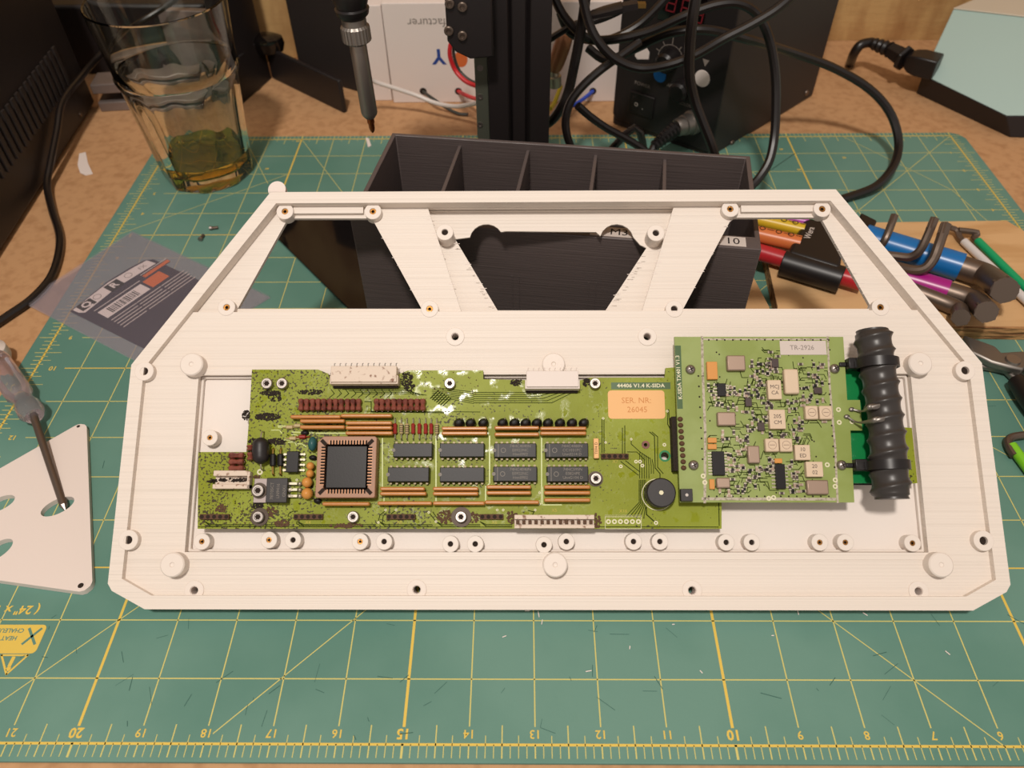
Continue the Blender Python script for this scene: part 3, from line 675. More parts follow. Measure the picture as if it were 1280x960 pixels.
for x, y, r_ in ((388, 582.5, 1.75), (387.5, 592, 1.75), (384, 603, 2.3), (384, 617, 2.5)):
    b = MB(); b.ball((*tc(x, y, 3), B0 + 3), r_, 14, (1, 1, 1.1)); b.tube([(tc(x, y)[0] + .6, tc(x, y)[1], B0), (tc(x, y)[0] + .6, tc(x, y)[1], B0 + 2)], .3, 6, smooth=0); b.build('tantalum_capacitor', 'tant', cb)
for x, y in ((391, 572), (397, 626), (381, 541), (391, 536)):
    b = MB(); b.ball((*tc(x, y, 1), B0 + 1), 1.3, 10, (1.4, .9, .9)); b.build('small_capacitor', 'chip', cb)
# regulator with metal tab
a = cbox(317, 598, 334, 628.5, 2); o = comp('metal_tab', 'alu', a, .4, 1.9, .2); rg = o; o.name = 'voltage_regulator'
b = MB(); a = cbox(333.5, 597.5, 360, 628.5, 4); b.box(a[0], a[1], a[2], a[3], B0 + .4, B0 + 5); ob = sub(b, 'regulator_body', 'black', rg, bev=.3)
b = MB()
for k, t in enumerate(('78T05CT', 'LN9416', 'GNX1', 'E 9 V')): text(b, t, 1.9, TR(a[0] + 2.6 + 2.6 * k, (a[2] + a[3]) / 2 - .3, B0 + 5.05, 90), None)
sub(b, 'chip_marking', 'chip_mark', rg, smooth=0)
b = MB()
for y in (604.5, 612, 620): p = tc(360, y, 2.5); b.box(p[0], p[0] + 4, p[1] - .5, p[1] + .5, B0 + 2.2, B0 + 2.9); b.ball((p[0] + 4.8, p[1], B0 + 1.2), 1.1, 8)
sub(b, 'leads', 'tin', rg)
def screw(px, py, par, r=2.6, h=3.2, base=0.0, kind='hex', washer=None):
    c = tc(px, py, base + h); T = Matrix.Translation((c[0], c[1], base))
    b = MB()
    if kind == 'hex': b.lathe([(r, 0), (r, h - .3), (r - .3, h), (r * .62, h), (r * .55, h - .3)], 22, T=T)
    else: b.lathe([(r, 0), (r * .96, h * .45), (r * .75, h * .8), (r * .4, h), (.1, h + .05)], 22, T=T)
    o = b.build('screw', 'steel', par)
    b = MB()
    if kind == 'hex': b.lathe([(r * .5, h - .25), (r * .5, h - .2)], 6, T=T)
    else:
        b.box(-r * .5, r * .5, -.2, .2, h * .95, h + .12, T=T @ TR(0, 0, 0, 30)); b.box(-.2, .2, -r * .5, r * .5, h * .95, h + .12, T=T @ TR(0, 0, 0, 30))
    sub(b, 'screw_recess', 'hole', o)
    if washer: b = MB().cyl(c, washer, base, base + .5, 22); sub(b, 'washer', 'washer', o)
    return o
for x, y, wsh in ((333, 479, 0), (352, 479, 0), (562, 479, 0), (744, 479, 0), (322, 646, 3.9), (441, 646, 0), (576, 646, 4.3), (745, 598, 3.3)): screw(x, y, cb, 2.45, 3.0, washer=wsh or None)
screw(322, 613, cb, 2.6, 2.4, 1.9, washer=3.4)
# corroded spots
gr = MB()
def blob(x, y, rx, ry, n, mb, s=.5, h=.5):
    for i in range(n):
        a = rnd.uniform(0, 6.28); t = math.sqrt(rnd.random()); c = tc(x + rx * t * math.cos(a), y + ry * t * math.sin(a)); r_ = rnd.uniform(.3, 1) * s * 1.15
        mb.ball((c[0], c[1], B0 + .1), r_, 6, (1, 1, h))
for x, y, rx, ry, n in ((334, 521, 16, 4.5, 120), (308, 519, 5, 6, 40), (338, 491, 13, 3, 60), (344, 496, 9, 6, 40), (322, 560, 4, 14, 40), (345, 552, 12, 4, 70), (318, 552, 8, 4, 40), (286, 602, 24, 3.5, 110), (388, 490, 16, 3, 50), (508, 474, 8, 9, 60), (512, 484, 7, 5, 40), (645, 478, 8, 4, 40), (733, 478, 5, 5, 36), (322, 632, 8, 5, 40)):
    blob(x, y, rx, ry, int(n * 2.2), gr, .42)
o = gr.build('corrosion', 'grime', cb); o['kind'] = 'stuff'
br = MB()
for x, y, rx, ry, n in ((352, 654, 9, 4, 60), (558, 646, 12, 8, 110), (592, 647, 8, 6, 50), (276, 636, 7, 5, 40), (438, 657, 14, 3, 50), (338, 640, 8, 6, 40), (640, 646, 6, 9, 60), (746, 651, 5, 9, 60), (425, 657, 12, 2.5, 30), (322, 596, 6, 2, 20), (330, 640, 14, 4, 30)):
    blob(x, y, rx, ry, n, br, .55, .3)
for i in range(260):
    c = (rnd.uniform(316, 600) if i < 150 else rnd.uniform(250, 320), rnd.uniform(464, 492) if i < 150 else rnd.uniform(615, 655)); blob(c[0], c[1], 1, 1, 1, br, .28, .3)
o = br.build('burnt_flux', 'burnt', cb); o['kind'] = 'stuff'
# white connectors
def top_conn(x0, x1, y0, y1, m_, teeth, name):
    a = cbox(x0, y0, x1, y1, 6); b = MB(); b.box(a[0], a[1], a[2], a[3], B0 + 1.2, B0 + 7); b.box(a[0] - .6, a[1] + .6, a[2] - .7, a[2] + 3.2, B0 + .5, B0 + 6)
    o = b.build('white_connector', m_, cb, bev=.25); lab(o, name)
    b = MB(); n = teeth; st = (a[1] - a[0] - 1.5) / (n - 1)
    for i in range(n): x = a[0] + .8 + i * st; b.tube([(x, a[3] - .3, B0 + 4), (x, a[3] + 1.6, B0 + 4.1), (x + .35, a[3] + 1.9, B0 + 4.0)], .22, 5, smooth=1)
    sub(b, 'pins', 'conn2' if m_ == 'conn2' else 'dull_steel', o)
    b = MB(); b.box(a[0], a[1], a[2] - 1.6, a[2] - .6, B0, B0 + 1.4); sub(b, 'contact_row', 'grime', o)
top_conn(414, 496, 458, 478, 'conn', 12, 'speckled dirty white connector'); top_conn(658, 723, 464, 484, 'conn2', 10, 'clean white connector')
a = cbox(266, 588, 312, 611, 4); b = MB(); b.box(a[0], a[1] - 1, a[3] - 2.4, a[3], B0, B0 + 4); b.box(a[0], a[1], a[2], a[2] + 2.0, B0, B0 + 4); b.box(a[1] - 1.2, a[1], a[2], a[3] - .4, B0, B0 + 4); b.box(a[0], a[1] - 1, a[2], a[3], B0, B0 + 1.2)
o = lab(b.build('white_connector', 'conn', cb, bev=.3), 'stained open white connector')
b = MB(); yc = (a[2] + a[3]) / 2
for i in range(90): b.ball((rnd.uniform(a[0] - 3, a[1] - 2), yc + rnd.uniform(-.7, .7), B0 + 1.3), rnd.uniform(.2, .6), 6, (1.2, .8, .8))
sub(b, 'grime_strip', 'grime', o)['kind'] = 'stuff'
a = cbox(643, 643.5, 743, 660.5, 3); b = MB(); b.box(a[0], a[1], a[3] - 1.9, a[3], B0, B0 + 3.4); b.box(a[0], a[1], a[2], a[2] + 1.5, B0, B0 + 3.4); b.box(a[0], a[1], a[2], a[3], B0, B0 + 1.4)
o = lab(b.build('white_connector', 'conn', cb, bev=.2), 'long grimy white socket strip'); b = MB()
for i in range(13): x = a[0] + 1.4 + i * (a[1] - a[0] - 2.8) / 12; b.box(x - .7, x + .7, a[2] + 1.9, a[3] - 2.3, B0 + 1.4, B0 + 2.6)
sub(b, 'contacts', 'burnt', o)
# small pin headers
for x0, x1, y, n in ((253, 283.5, 646, 5), (370.5, 400.5, 646, 5), (486.5, 516, 646, 5), (603, 626, 646, 4), (754.5, 782.5, 570.5, 5)):
    b = MB(); p = tc(x0, y, 1); q = tc(x1, y, 1); b.box(p[0] - 1.1, q[0] + 1.1, p[1] - 1.15, p[1] + 1.15, B0, B0 + 1.6); o = b.build('pin_header', 'burnt', cb, bev=.2)
    b = MB()
    for i in range(n): b.cyl((p[0] + (q[0] - p[0]) * i / (n - 1), p[1]), .85, B0, B0 + 1.75, 12)
    sub(b, 'pin_sockets', 'hole', o)
a = cbox(742, 548, 748.5, 573, 2.5); o = comp('yellow_network', 'orange_label', a, .3, 3, .3)
b = MB(); text(b, 'T094 D', 1.7, TR((a[0] + a[1]) / 2, (a[2] + a[3]) / 2, B0 + 3.05, 90), None); sub(b, 'chip_marking', 'burnt', o, smooth=0)
b = MB(); b.ring(tc(807, 556), 1.75, .85, B0, B0 + .35, 16); b.build('plated_hole', 'cap_brown', cb)
b = MB(); b.ring(tc(831, 570), 2.5, 1.7, B0, B0 + .15, 20); lab(b.build('plated_hole', 'vivid_pcb', cb), 'green ringed mounting hole')
# black drop-shaped transistors
for x in (573.5, 588, 604, 628, 643, 657, 671, 685, 700, 715, 730):
    p = tc(x, 527, 4); b = MB()
    pr = [(.3, 5.8), (1.0, 5.6), (1.9, 4.2), (2.1, 2.6), (1.8, 1.2), (1.2, .6)][::-1]
    b.lathe(pr, 12, T=TR(p[0], p[1] - .4, B0, 25) @ Matrix.Diagonal((1.15, .95, 1, 1)))
    o = b.build('drop_capacitor', 'chip', cb); b = MB(); b.tube([(p[0] + .9, p[1] - .2, B0 + 3.8), (p[0] + 1.1, p[1] + 1.4, B0 + 4.6), (p[0] + 1.4, p[1] + 1.7, B0)], .22, 5); sub(b, 'lead', 'tin', o)
# buzzer
c = tc(826, 616, 6); b = MB(); b.lathe([(6.2, 0), (6.2, 7), (5.7, 7.5), (1.1, 7.5), (1.0, 7.1), (.2, 7.1)], 40, T=TR(c[0], c[1], B0)); o = b.build('buzzer', 'black', cb); lab(o, 'round black buzzer')
b = MB().cyl(c, .95, B0 + 7.0, B0 + 7.35, 14); sub(b, 'sound_hole', 'silk', o)
b = MB(); b.ring((c[0] - .4, c[1] - .4), 6.8, 6.5, B0, B0 + .1, 36); b.build('buzzer_outline', 'silk', cb)

# ------------------------------------------------------------------ radio board on top
H = 7.0
rb = thing('radio_board', 'smaller pale green radio board with metal cans mounted over the right end', 'circuit board', frame=TRAY)
def D(l): return [tc(x, y, H) for x, y in l]
MB().prism(D([(843, 421), (1054, 421), (1059, 500), (1075, 500), (1078, 538), (1063, 538), (1068, 628), (850, 628)]), H - 1.5, H).build('board', 'rf_pcb', rb)
def dbox(x0, y0, x1, y1, h=0.0): return cbox(x0, y0, x1, y1, H + h)
def rc(name, m, px, h, bev=.2, label=None, z0=0.0):
    a = dbox(*px, h); o = MB().box(a[0], a[1], a[2], a[3], H + z0, H + h).build(name, m, rb, bev=bev)
    if label: lab(o, label)
    return o, a
b = MB()
for p, w_ in (([(877.5, 421), (878.5, 470), (881.5, 540), (881, 628)], 1.1), ([(878, 623.5), (1044, 624)], 1.2), ([(878, 424), (1034, 424)], .8), ([(1034.5, 421), (1037, 480), (1044, 560), (1047, 628)], .9)): b.strip(D(p), w_, H + .04)
b.build('ground_strip', 'ground', rb, smooth=0)
b = MB(); b.prism(D([(843.5, 432), (851, 432), (853.5, 511), (846.5, 511)]), H, H + .05); b.build('title_strip', 'dark_green', rb)
p = D([(848.7, 471.5)])[0]; text('board_title', 'K-SIDA TX401 V1.3', 2.35, TR(p[0], p[1], H + .09, 91.5), 'silk', rb, bold=.03)
o, a = rc('paper_label', 'paper_label', (975, 426, 1033, 443.5), .15, .05)
b = MB(); text(b, 'TR-2926', 3.0, TR((a[0] + a[1]) / 2 - .5, (a[2] + a[3]) / 2, H + .2), None); sub(b, 'label_print', 'grey_ink', o, smooth=0)
for x, y in ((864, 461), (868, 581), (1045, 460), (1054, 581)):
    c = tc(x, y, H + 2); T = Matrix.Translation((c[0], c[1], H)); o = MB().lathe([(2.15, 0), (2.1, .8), (1.7, 1.5), (1.0, 1.9), (.1, 2.0)], 22, T=T).build('screw', 'steel', rb)
    b = MB(); b.box(-1.1, 1.1, -.22, .22, 1.5, 2.08, T=T @ TR(0, 0, 0, 25)); b.box(-.22, .22, -1.1, 1.1, 1.5, 2.08, T=T @ TR(0, 0, 0, 25)); sub(b, 'screw_recess', 'hole', o)
rc('tantalum_capacitor', 'tant', (884, 452, 897, 474), 2.2)
for px in ((909, 444, 932, 463), (897, 515, 920, 532), (935, 557, 950, 579), (896, 597, 913, 610), (1009, 600, 1036, 618)): rc('crystal_can', 'crystal', px, 2.6, .5, 'dull metal crystal can')
o, a = rc('ceramic_filter', 'filter', (981, 461, 999, 492), 3.2, .7)
for px, t in (((960, 475, 977, 499), ('MCJ', 'CA')), ((962, 512, 982, 536), ('205', 'CM')), ((994, 556, 1013, 575), ('10', 'ED')), ((1008, 577, 1029, 596), ('20', '02'))):
    o, a = rc('ceramic_filter', 'filter', px, 2.8, .25); b = MB()
    for k, s_ in enumerate(t): text(b, s_, 2.3, TR((a[0] + a[1]) / 2, (a[2] + a[3]) / 2 + 1.2 - 2.6 * k, H + 2.85, 0), None)
    sub(b, 'chip_marking', 'smd', o, smooth=0)
for px in ((1007, 507, 1023, 524), (1024.5, 507, 1041, 524), (957, 548, 974, 564.5), (975, 548, 991, 564.5)):
    o, a = rc('trimmer', 'filter', px, 3.0, .5); c = ((a[0] + a[1]) / 2, (a[2] + a[3]) / 2); b = MB().ring(c, 1.8, 1.6, H + 3, H + 3.08, 22); b.box(c[0] - 1.1, c[0] + 1.1, c[1] - .15, c[1] + .15, H + 3, H + 3.08); sub(b, 'trimmer_slot', 'crystal', o)
for px, n, wd in (((897, 479, 907.5, 495), 4, 5.5), ((890.5, 564, 906, 594), 8, 6.5), ((970, 580, 982, 611), 7, 6.5)):
    o, a = rc('surface_chip', 'chip', px, 1.8, .2, z0=.2); b = MB()
    for k in range(n):
        y = a[2] + (a[3] - a[2]) * (k + .5) / n
        for xx, s in ((a[1], 1), (a[0], -1)): b.box(min(xx, xx + s * 1.5), max(xx, xx + s * 1.5), y - .28, y + .28, H, H + .45)
    sub(b, 'pins', 'tin', o)
for px in ((885, 547, 896, 553.5), (885, 555, 896, 561.5), (887, 599, 893.5, 611.5), (968.5, 573, 978, 579)): rc('tantalum_capacitor', 'tant', px, 1.4, .2)
for px in ((947.5, 528, 956, 538.5), (965, 448, 973.5, 459), (1018, 484, 1028, 492), (932, 497, 940, 508)): rc('square_coil', 'smd', px, 1.5, .2)
o, a = rc('corner_block', 'black', (851, 611, 866, 626.5), 2.4, .2); b = MB().cyl(((a[0] + a[1]) / 2, (a[2] + a[3]) / 2), .65, H + 2.3, H + 2.6, 12); sub(b, 'block_pin', 'steel', o)
for i in range(9): 
    c = tc(850 + i * .55, 524 + i * 7.6, H); b = MB(); b.ball((c[0], c[1], H + .3), 1.2, 10, (1, .9, .8)); b.build('solder_joint', 'burnt', rb)
b = MB(); a = dbox(846, 520, 850, 588); b.box(a[0] - 1.5, a[0] + .5, a[2], a[3], B0 + .1, H - 1.5); b.build('header_strip', 'grime', rb)
regions = [(955, 434, 972, 500), (938, 452, 968, 505), (885, 478, 960, 512), (925, 512, 960, 540), (897, 540, 935, 560), (908, 556, 932, 612), (934, 580, 958, 612), (956, 500, 1000, 512), (960, 538, 1000, 548), (985, 505, 1004, 560), (1000, 455, 1030, 505), (982, 575, 1008, 615), (960, 612, 1000, 620), (945, 567, 968, 600), (1012, 524, 1040, 530), (893, 612, 930, 620)]
bt_ = [MB(), MB(), MB()]; tin = MB()
avoid = [(897, 444, 932, 463), (897, 515, 920, 532), (935, 557, 950, 579), (896, 597, 913, 610), (1009, 600, 1036, 618), (981, 461, 999, 492), (960, 475, 977, 499), (962, 512, 982, 536), (994, 556, 1013, 575), (1008, 577, 1029, 596), (1007, 507, 1041, 524), (957, 548, 991, 564), (890, 564, 906, 594), (970, 580, 982, 611)]
for rg_ in regions:
    n = int((rg_[2] - rg_[0]) * (rg_[3] - rg_[1]) / 58)
    for i in range(n):
        x = rnd.uniform(rg_[0], rg_[2]); y = rnd.uniform(rg_[1], rg_[3])
        if any(v[0] - 2 < x < v[2] + 2 and v[1] - 2 < y < v[3] + 2 for v in avoid): continue
        c = tc(x, y, H); rot = rnd.choice((0, 90)); T = TR(c[0], c[1], H, rot); k = rnd.randrange(3)
        bt_[k].box(-.62, .62, -.52, .52, 0, .7, T=T)
        for s in (-1, 1): tin.box(s * .6 - .28, s * .6 + .28, -.55, .55, 0, .66, T=T @ TR(s * .3, 0, 0))
for k, m_ in enumerate(('smd', 'chip', 'crystal')):
    o = bt_[k].build('tiny_components', m_, rb, smooth=0); o['kind'] = 'stuff'
o = tin.build('tiny_contacts', 'tin', rb, smooth=0); o['kind'] = 'stuff'
b = MB(); v = MB()
for rg_ in regions:
    for i in range(int((rg_[2] - rg_[0]) * (rg_[3] - rg_[1]) / 48) + 1):
        x = rnd.uniform(rg_[0] - 4, rg_[2] + 4); y = rnd.uniform(rg_[1], rg_[3]); dx = rnd.choice((-1, 1)) * rnd.uniform(3, 12); dy = rnd.choice((-1, 1)) * rnd.uniform(3, 9)
        pts = [(x, y), (x + dx, y), (x + dx * 1.3, y + dy)]
        if all(883 < q[0] < 1036 and 428 < q[1] < 619 for q in pts): b.strip(D(pts), .33, H + .03)
for i in range(60): c = tc(rnd.uniform(884, 1038), rnd.uniform(430, 618), H); v.cyl(c, .36, H, H + .05, 8)
for y in range(470, 580, 13): v.cyl(tc(873 + (y - 470) * .05, y, H), .42, H, H + .05, 8); v.cyl(tc(1036 + (y - 470) * .07, y + 10, H), .42, H, H + .05, 8)
for x in range(886, 1040, 10): v.cyl(tc(x, 620.5, H), .4, H, H + .05, 8); v.cyl(tc(x, 425, H), .4, H, H + .06, 8)
b.build('tracks', 'track', rb, smooth=0); v.build('via_holes', 'hole', rb)
b = MB()
for x, y in ((1048, 512), (1049, 528), (1065, 527), (879, 595), (881, 603), (1044, 600), (1044, 608), (961, 623), (967, 622), (1034, 581)): b.ring(tc(x, y, H), 1.05, .5, H, H + .1, 12)
b.build('plated_rings', 'silk', rb)['kind'] = 'stuff'

# ------------------------------------------------------------------ rod aerial in ribbed black sleeve
ra = thing('rod_aerial', 'ribbed black rubber-sleeved aerial rod tied beside the radio board', 'aerial', frame=TRAY)
HR = 13.0
MB().prism([tc(x, y, 3) for x, y in ((1050, 462), (1092, 462), (1096, 500), (1104, 604), (1062, 604))], 1.6, 3.2).build('carrier_board', 'vivid_pcb', ra)
MB().prism([tc(x, y, 1) for x, y in ((1122, 534), (1139, 535), (1146, 604), (1130, 605))], 0.2, 1.6).build('carrier_edge', 'pcb', ra)
MB().prism([tc(x, y, 0) for x, y in ((1062, 594), (1095, 594), (1098, 606), (1064, 606))], -3, 0).build('carrier_foot', 'black', ra)
p = Vector((*tc(1114, 624, HR), HR)); q = Vector((*tc(1092, 413, HR), HR)); ax = (q - p); Ln = ax.length; ax.normalize(); sd = ax.cross(Vector((0, 0, 1))).normalized(); upv = sd.cross(ax)
vs = []; fs = []; NR = 120; NA = 28
rad = lambda u, a: (7.6 + 1.35 * (1 - abs(math.sin(math.pi * (u * 10.2) + a * .5))) ** 1.6) * (1 if .02 < u < .98 else .9) * (1 + .03 * math.sin(7 * u + 2 * a))
for i in range(NR + 1):
    u = i / NR
    for k in range(NA):
        a = 2 * math.pi * k / NA; rr = rad(u, a) * .9; c = p + ax * (u * Ln) + sd * (.9 * math.sin(4 * u)); vs.append(c + (sd * math.cos(a) + upv * math.sin(a)) * rr)
for i in range(NR):
    for k in range(NA): a = i * NA + k; b_ = i * NA + (k + 1) % NA; fs.append((a, b_, b_ + NA, a + NA))
fs.append(tuple(range(NA))[::-1]); fs.append(tuple(range(NR * NA, NR * NA + NA)))
b = MB(); b.add(vs, fs); b.build('ribbed_sleeve', 'coil', ra, smooth=80)
for y, hx in ((455, 1068), (582, 1077)):
    c0 = Vector((*tc(1092 + (y - 413) * .104, y, HR), HR)); b = MB(); pts = [c0 + (sd * math.cos(t) + Vector((0, 0, 1)) * math.sin(t)) * 8.7 for t in [2 * math.pi * i / 28 for i in range(29)]]
    vv = []; ff = []
    for i, pp in enumerate(pts):
        rdir = (pp - c0).normalized()
        for (da, dr) in ((-1.9, 0), (1.9, 0), (1.9, .6), (-1.9, .6)): vv.append(pp + ax * da + rdir * (dr - .6))
    for i in range(28):
        for k in range(4): ff.append((i * 4 + k, i * 4 + (k + 1) % 4, (i + 1) * 4 + (k + 1) % 4, (i + 1) * 4 + k))
    b.add(vv, ff); o = b.build('cable_tie', 'black_soft', ra)
    h = tc(hx, y - 1, 10); b = MB().box(h[0] - 2.6, h[0] + 2.6, h[1] - 2.4, h[1] + 2.4, 5, 10.5); b.box(h[0] - 5.5, h[0] - 2.5, h[1] - 1, h[1] + 1, 6.5, 8); sub(b, 'tie_head', 'black_soft', o, bev=.4)
for (xa, ya), (xb, yb) in (((1064, 512), (1100, 506)), ((1058, 521), (1106, 522))):
    P0 = Vector((*tc(xa, ya, H), H + .6)); P3 = Vector((*tc(xb, yb, HR + 8), HR + 7.6)); m1 = Vector((*tc(xa + 14, ya + 7 if ya > 515 else ya + 2, H + 3), H + 3)); m2 = Vector((*tc(xb - 14, yb + 4, HR + 6), HR + 6.6))
    b = MB(); b.tube([P0, m1, m2, P3], .4, 8, rs=[.5, .4, 1.1, .6]); b.ball(P0, 1.0, 10, (1.3, 1, .7)); b.ball(m2.lerp(P3, .4) + Vector((0, 0, .2)), 1.6, 12, (1.7, .8, .5)); b.build('aerial_lead', 'dull_steel', ra)

# ------------------------------------------------------------------ storage box carrying the tray
HB = 87.0
FL = atz(437, 272, HB); FR = atz(951, 305, HB); RL = atz(480, 160, HB); RR = atz(938, 195, HB)
ex = ((FR - FL) + (RR - RL)).normalized(); ey = Vector((-ex.y, ex.x, 0))
FL.y += 0; Wd = (FR - FL).length; Dp = (((RL - FL).dot(ey)) + ((RR - FR).dot(ey))) / 2
BX = Matrix.Translation((FL + Vector((0, 0, -HB))) * 1.0) @ Matrix.Rotation(math.atan2(ex.y, ex.x), 4, 'Z')
sb = thing('storage_box', 'black 3D printed open storage box with dividers holding up the white tray', 'box', (FL.x + Wd / 2, FL.y + Dp / 2, 0))
wt = 2.4; off = (RL - FL).dot(ex) * 0
b = MB(BX); outl = [(0, 0), (Wd, 0), (Wd, Dp), (0, Dp)]; inl = [(wt, wt), (Wd - wt, wt), (Wd - wt, Dp - wt), (wt, Dp - wt)]
b.prism(outl, 0.0, 3); b.prism(outl, 3, HB, holes=[inl]); b.box(wt * .5, Wd - wt * .5, .5, 10, HB - 3, HB - .02); b.build('box_body', 'black_print', sb, bev=.5)
for t in (.19, .39, .585, .78):
    b = MB(BX); x = wt + (Wd - 2 * wt) * t; b.box(x - 1, x + 1, wt, Dp - wt, 3, HB - 4); b.build('divider', 'black_print', sb, bev=.3)
b = MB(BX)
fx = ex; Fn = Vector((ex.y, -ex.x, 0)); 
def face(px, py): q_ = atp(px, py, FL, Fn) - FL; return q_.dot(ex), q_.z + HB
l0 = face(738, 283.5); l1 = face(931, 300)
FM = BX @ Matrix.Rotation(R(90), 4, 'X')       # local x along the front, y up, z outward
def top(px, py): q_ = BX.inverted() @ atz(px, py, HB); return q_.x, q_.y
l0 = top(738, 288); l1 = top(932, 300)
b = MB(BX); b.box(l0[0], l1[0], 1.2, 8.6, HB - .02, HB + .15); lb = b.build('box_label', 'paper_label', sb)
for s_, px, py in (('M3', 774, 290), ('X 10', 906, 299)):
    b = MB(); text(b, s_, 7.2, BX @ TR(top(px, py)[0], 4.8, HB + .2), None); sub(b, 'label_print', 'ink', lb, smooth=0)
b = MB(FM); 
for px in (640, 737): x = face(px, 340)[0]; b.box(x - .3, x + .3, 4, HB - 28, 0, .3); b.box(x + 3.6, x + 3.9, 4, HB - 28, 0, .3)
b.build('print_seams', 'black_print', sb)
# glossy sheet on the mat under the tray, left of the box
P = [atz(352, 268, 1), atz(432, 258, 1), atz(452, 330, 1), atz(458, 384, 1), atz(520, 520, 1), atz(490, 470, 1), atz(346, 298, 1)]
b = MB(); b.prism([(-170, 345), (-104, 345), (-97, 232), (-80, 205), (-70, 205), (-168, 324)] if False else [(P[6].x, P[6].y), (P[6].x - 4, P[6].y + 14), (P[6].x - 2, P[6].y + 30), (FL.x - 3, P[6].y + 34), (FL.x - 1, FL.y + 4), (FL.x - 1, 190), (atz(432, 385, 1).x + 35, 190), (atz(434, 385, 1).x, atz(434, 385, 1).y)], 0.05, 2)
o = b.build('acrylic_sheet', 'black_gloss', bev=.3); tag(o, 'glossy black sheet lying on the mat under the tray left of the storage box', 'sheet')

# ------------------------------------------------------------------ drinking glass with a little amber drink
gc = Vector((-237.4, 411, 0.2))
gl = thing('drinking_glass', 'tall faceted drinking glass with a little amber drink at the bottom', 'glass', tuple(gc))
GT = Matrix.Translation(gc)
NF = 9
def facet(a, r, z, j):
    if z >= 74 or z <= 0.5 or j > 16: return r
    k = 2 * math.pi / NF; t = (a % k) - k / 2; f = r * math.cos(k / 2) * 1.03 / math.cos(t); e = min(1, (74 - z) / 10)
    return r * (1 - e) + min(r * 1.01, f) * e
outer = [(5, 0), (30, 0), (31.5, 1.2), (32.4, 5), (33.3, 14), (34.6, 28), (36, 42), (37.5, 56), (38.6, 66), (39.4, 73), (40.6, 76), (41.2, 78.5), (40.4, 80.5), (41.0, 90), (42.3, 104), (43.6, 116), (44.2, 122.5)]
inner = [(43.6, 123.6), (42.6, 122.8), (41.6, 114), (40, 98), (38.2, 82), (36, 68), (34, 54), (32, 38), (30, 20), (28.4, 11), (26, 9), (5, 8.2)]
b = MB(GT); b.lathe(outer + inner, 108, fn=facet); b.build('glass_wall', 'glass', gl, smooth=28)
b = MB(GT); b.lathe([(4, 8.0), (26.2, 8.8), (28.6, 10.8), (29.3, 15), (29.8, 17.5), (29.2, 17.3), (4, 17.2)], 60); b.build('drink', 'drink', gl)

# ------------------------------------------------------------------ big black device at the left and what is behind it
VZ = (33, 63)
dv = thing('black_device', 'large black appliance with slotted vents at the left edge', 'device', (-500, 360, -2))
DT = Matrix.Translation((-364.7, 519.4, -2)) @ Matrix.Rotation(math.atan2(-226, 17) + math.pi / 2, 4, 'Z')   # local -y along the front edge
b = MB(DT); b.box(-230, 0, -330, 0, 3, 175); b.build('device_body', 'black', dv, bev=2)
for y in (-25, -300):
    for x in (-15, -215): b = MB(DT); b.cyl((x, y), 7, 0, 4.5, 16); b.build('foot', 'black_soft', dv)
for i in range(36):
    y = -32 - i * 8.4; b = MB(DT); b.box(-.5, 1.6, y - 2.2, y + 2.2, VZ[0], VZ[1]); b.build('vent_rib', 'black_matte', dv)
b = MB(DT); b.lathe([(2.0, 0), (1.8, .8), (.2, 1.2)], 14, T=Matrix.Translation((0, -33, 9)) @ Matrix.Rotation(R(90), 4, 'Y')); b.build('screw', 'dark_steel', dv)
tag(MB().box(-620, -262, 578, 638, -2, aty(220, 6, 578).z).build('black_case', 'black', bev=3), 'tall black case against the wall behind the vented appliance', 'case')
# flat lead over the device
P = [aty(235, -12, 545), aty(215, 2, 535), aty(170, 32, 528), aty(132, 62, 515), aty(100, 98, 478), aty(76, 128, 452), aty(70, 160, 430), aty(64, 200, 396)]
DF0 = DT @ Vector((0, 0, 0)); DFn = (DT.to_3x3() @ Vector((1, 0, 0)))
P = [aty(250, -25, 560), aty(205, 10, 548), aty(165, 36, 538)] + [atp(px, py, DF0 + DFn * o_, DFn) for px, py, o_ in ((128, 66, 5), (100, 98, 5), (78, 128, 5), (71, 165, 5), (63, 205, 5), (59, 232, 6))] + [atz(65, 262, 1), atz(75, 300, .8), atz(66, 342, .8), atz(42, 372, .8), atz(10, 395, .8), atz(-20, 415, .8)]
tag(MB().tube(P, 2.6, 10, smooth=5).build('flat_cable', 'cable'), 'black lead draped over the vented appliance down to the bench', 'cable')
# grey aluminium profile behind the glass
al = thing('aluminium_profile', 'grey aluminium channel lying on the bench behind the drinking glass', 'profile', (-315, 520, -2))
for z0, nm in ((0, 'lower_flange'), (16, 'upper_flange')):
    b = MB(TR(-300, 524, -2, 6)); b.box(-58, 40, -10 - z0 * .1, 12, z0, z0 + 8); b.build(nm, 'alu', al, bev=.8)
b = MB(TR(-300, 524, -2, 6)); b.box(-50, 40, 8, 14, 8, 18); b.build('web', 'alu', al)
b = MB(TR(-268, 560, -2, -6)); b.box(-38, 34, -4, 4, 0, 62); tag(b.build('grey_plate', 'alu', bev=1), 'grey metal plate standing behind the drinking glass', 'plate')
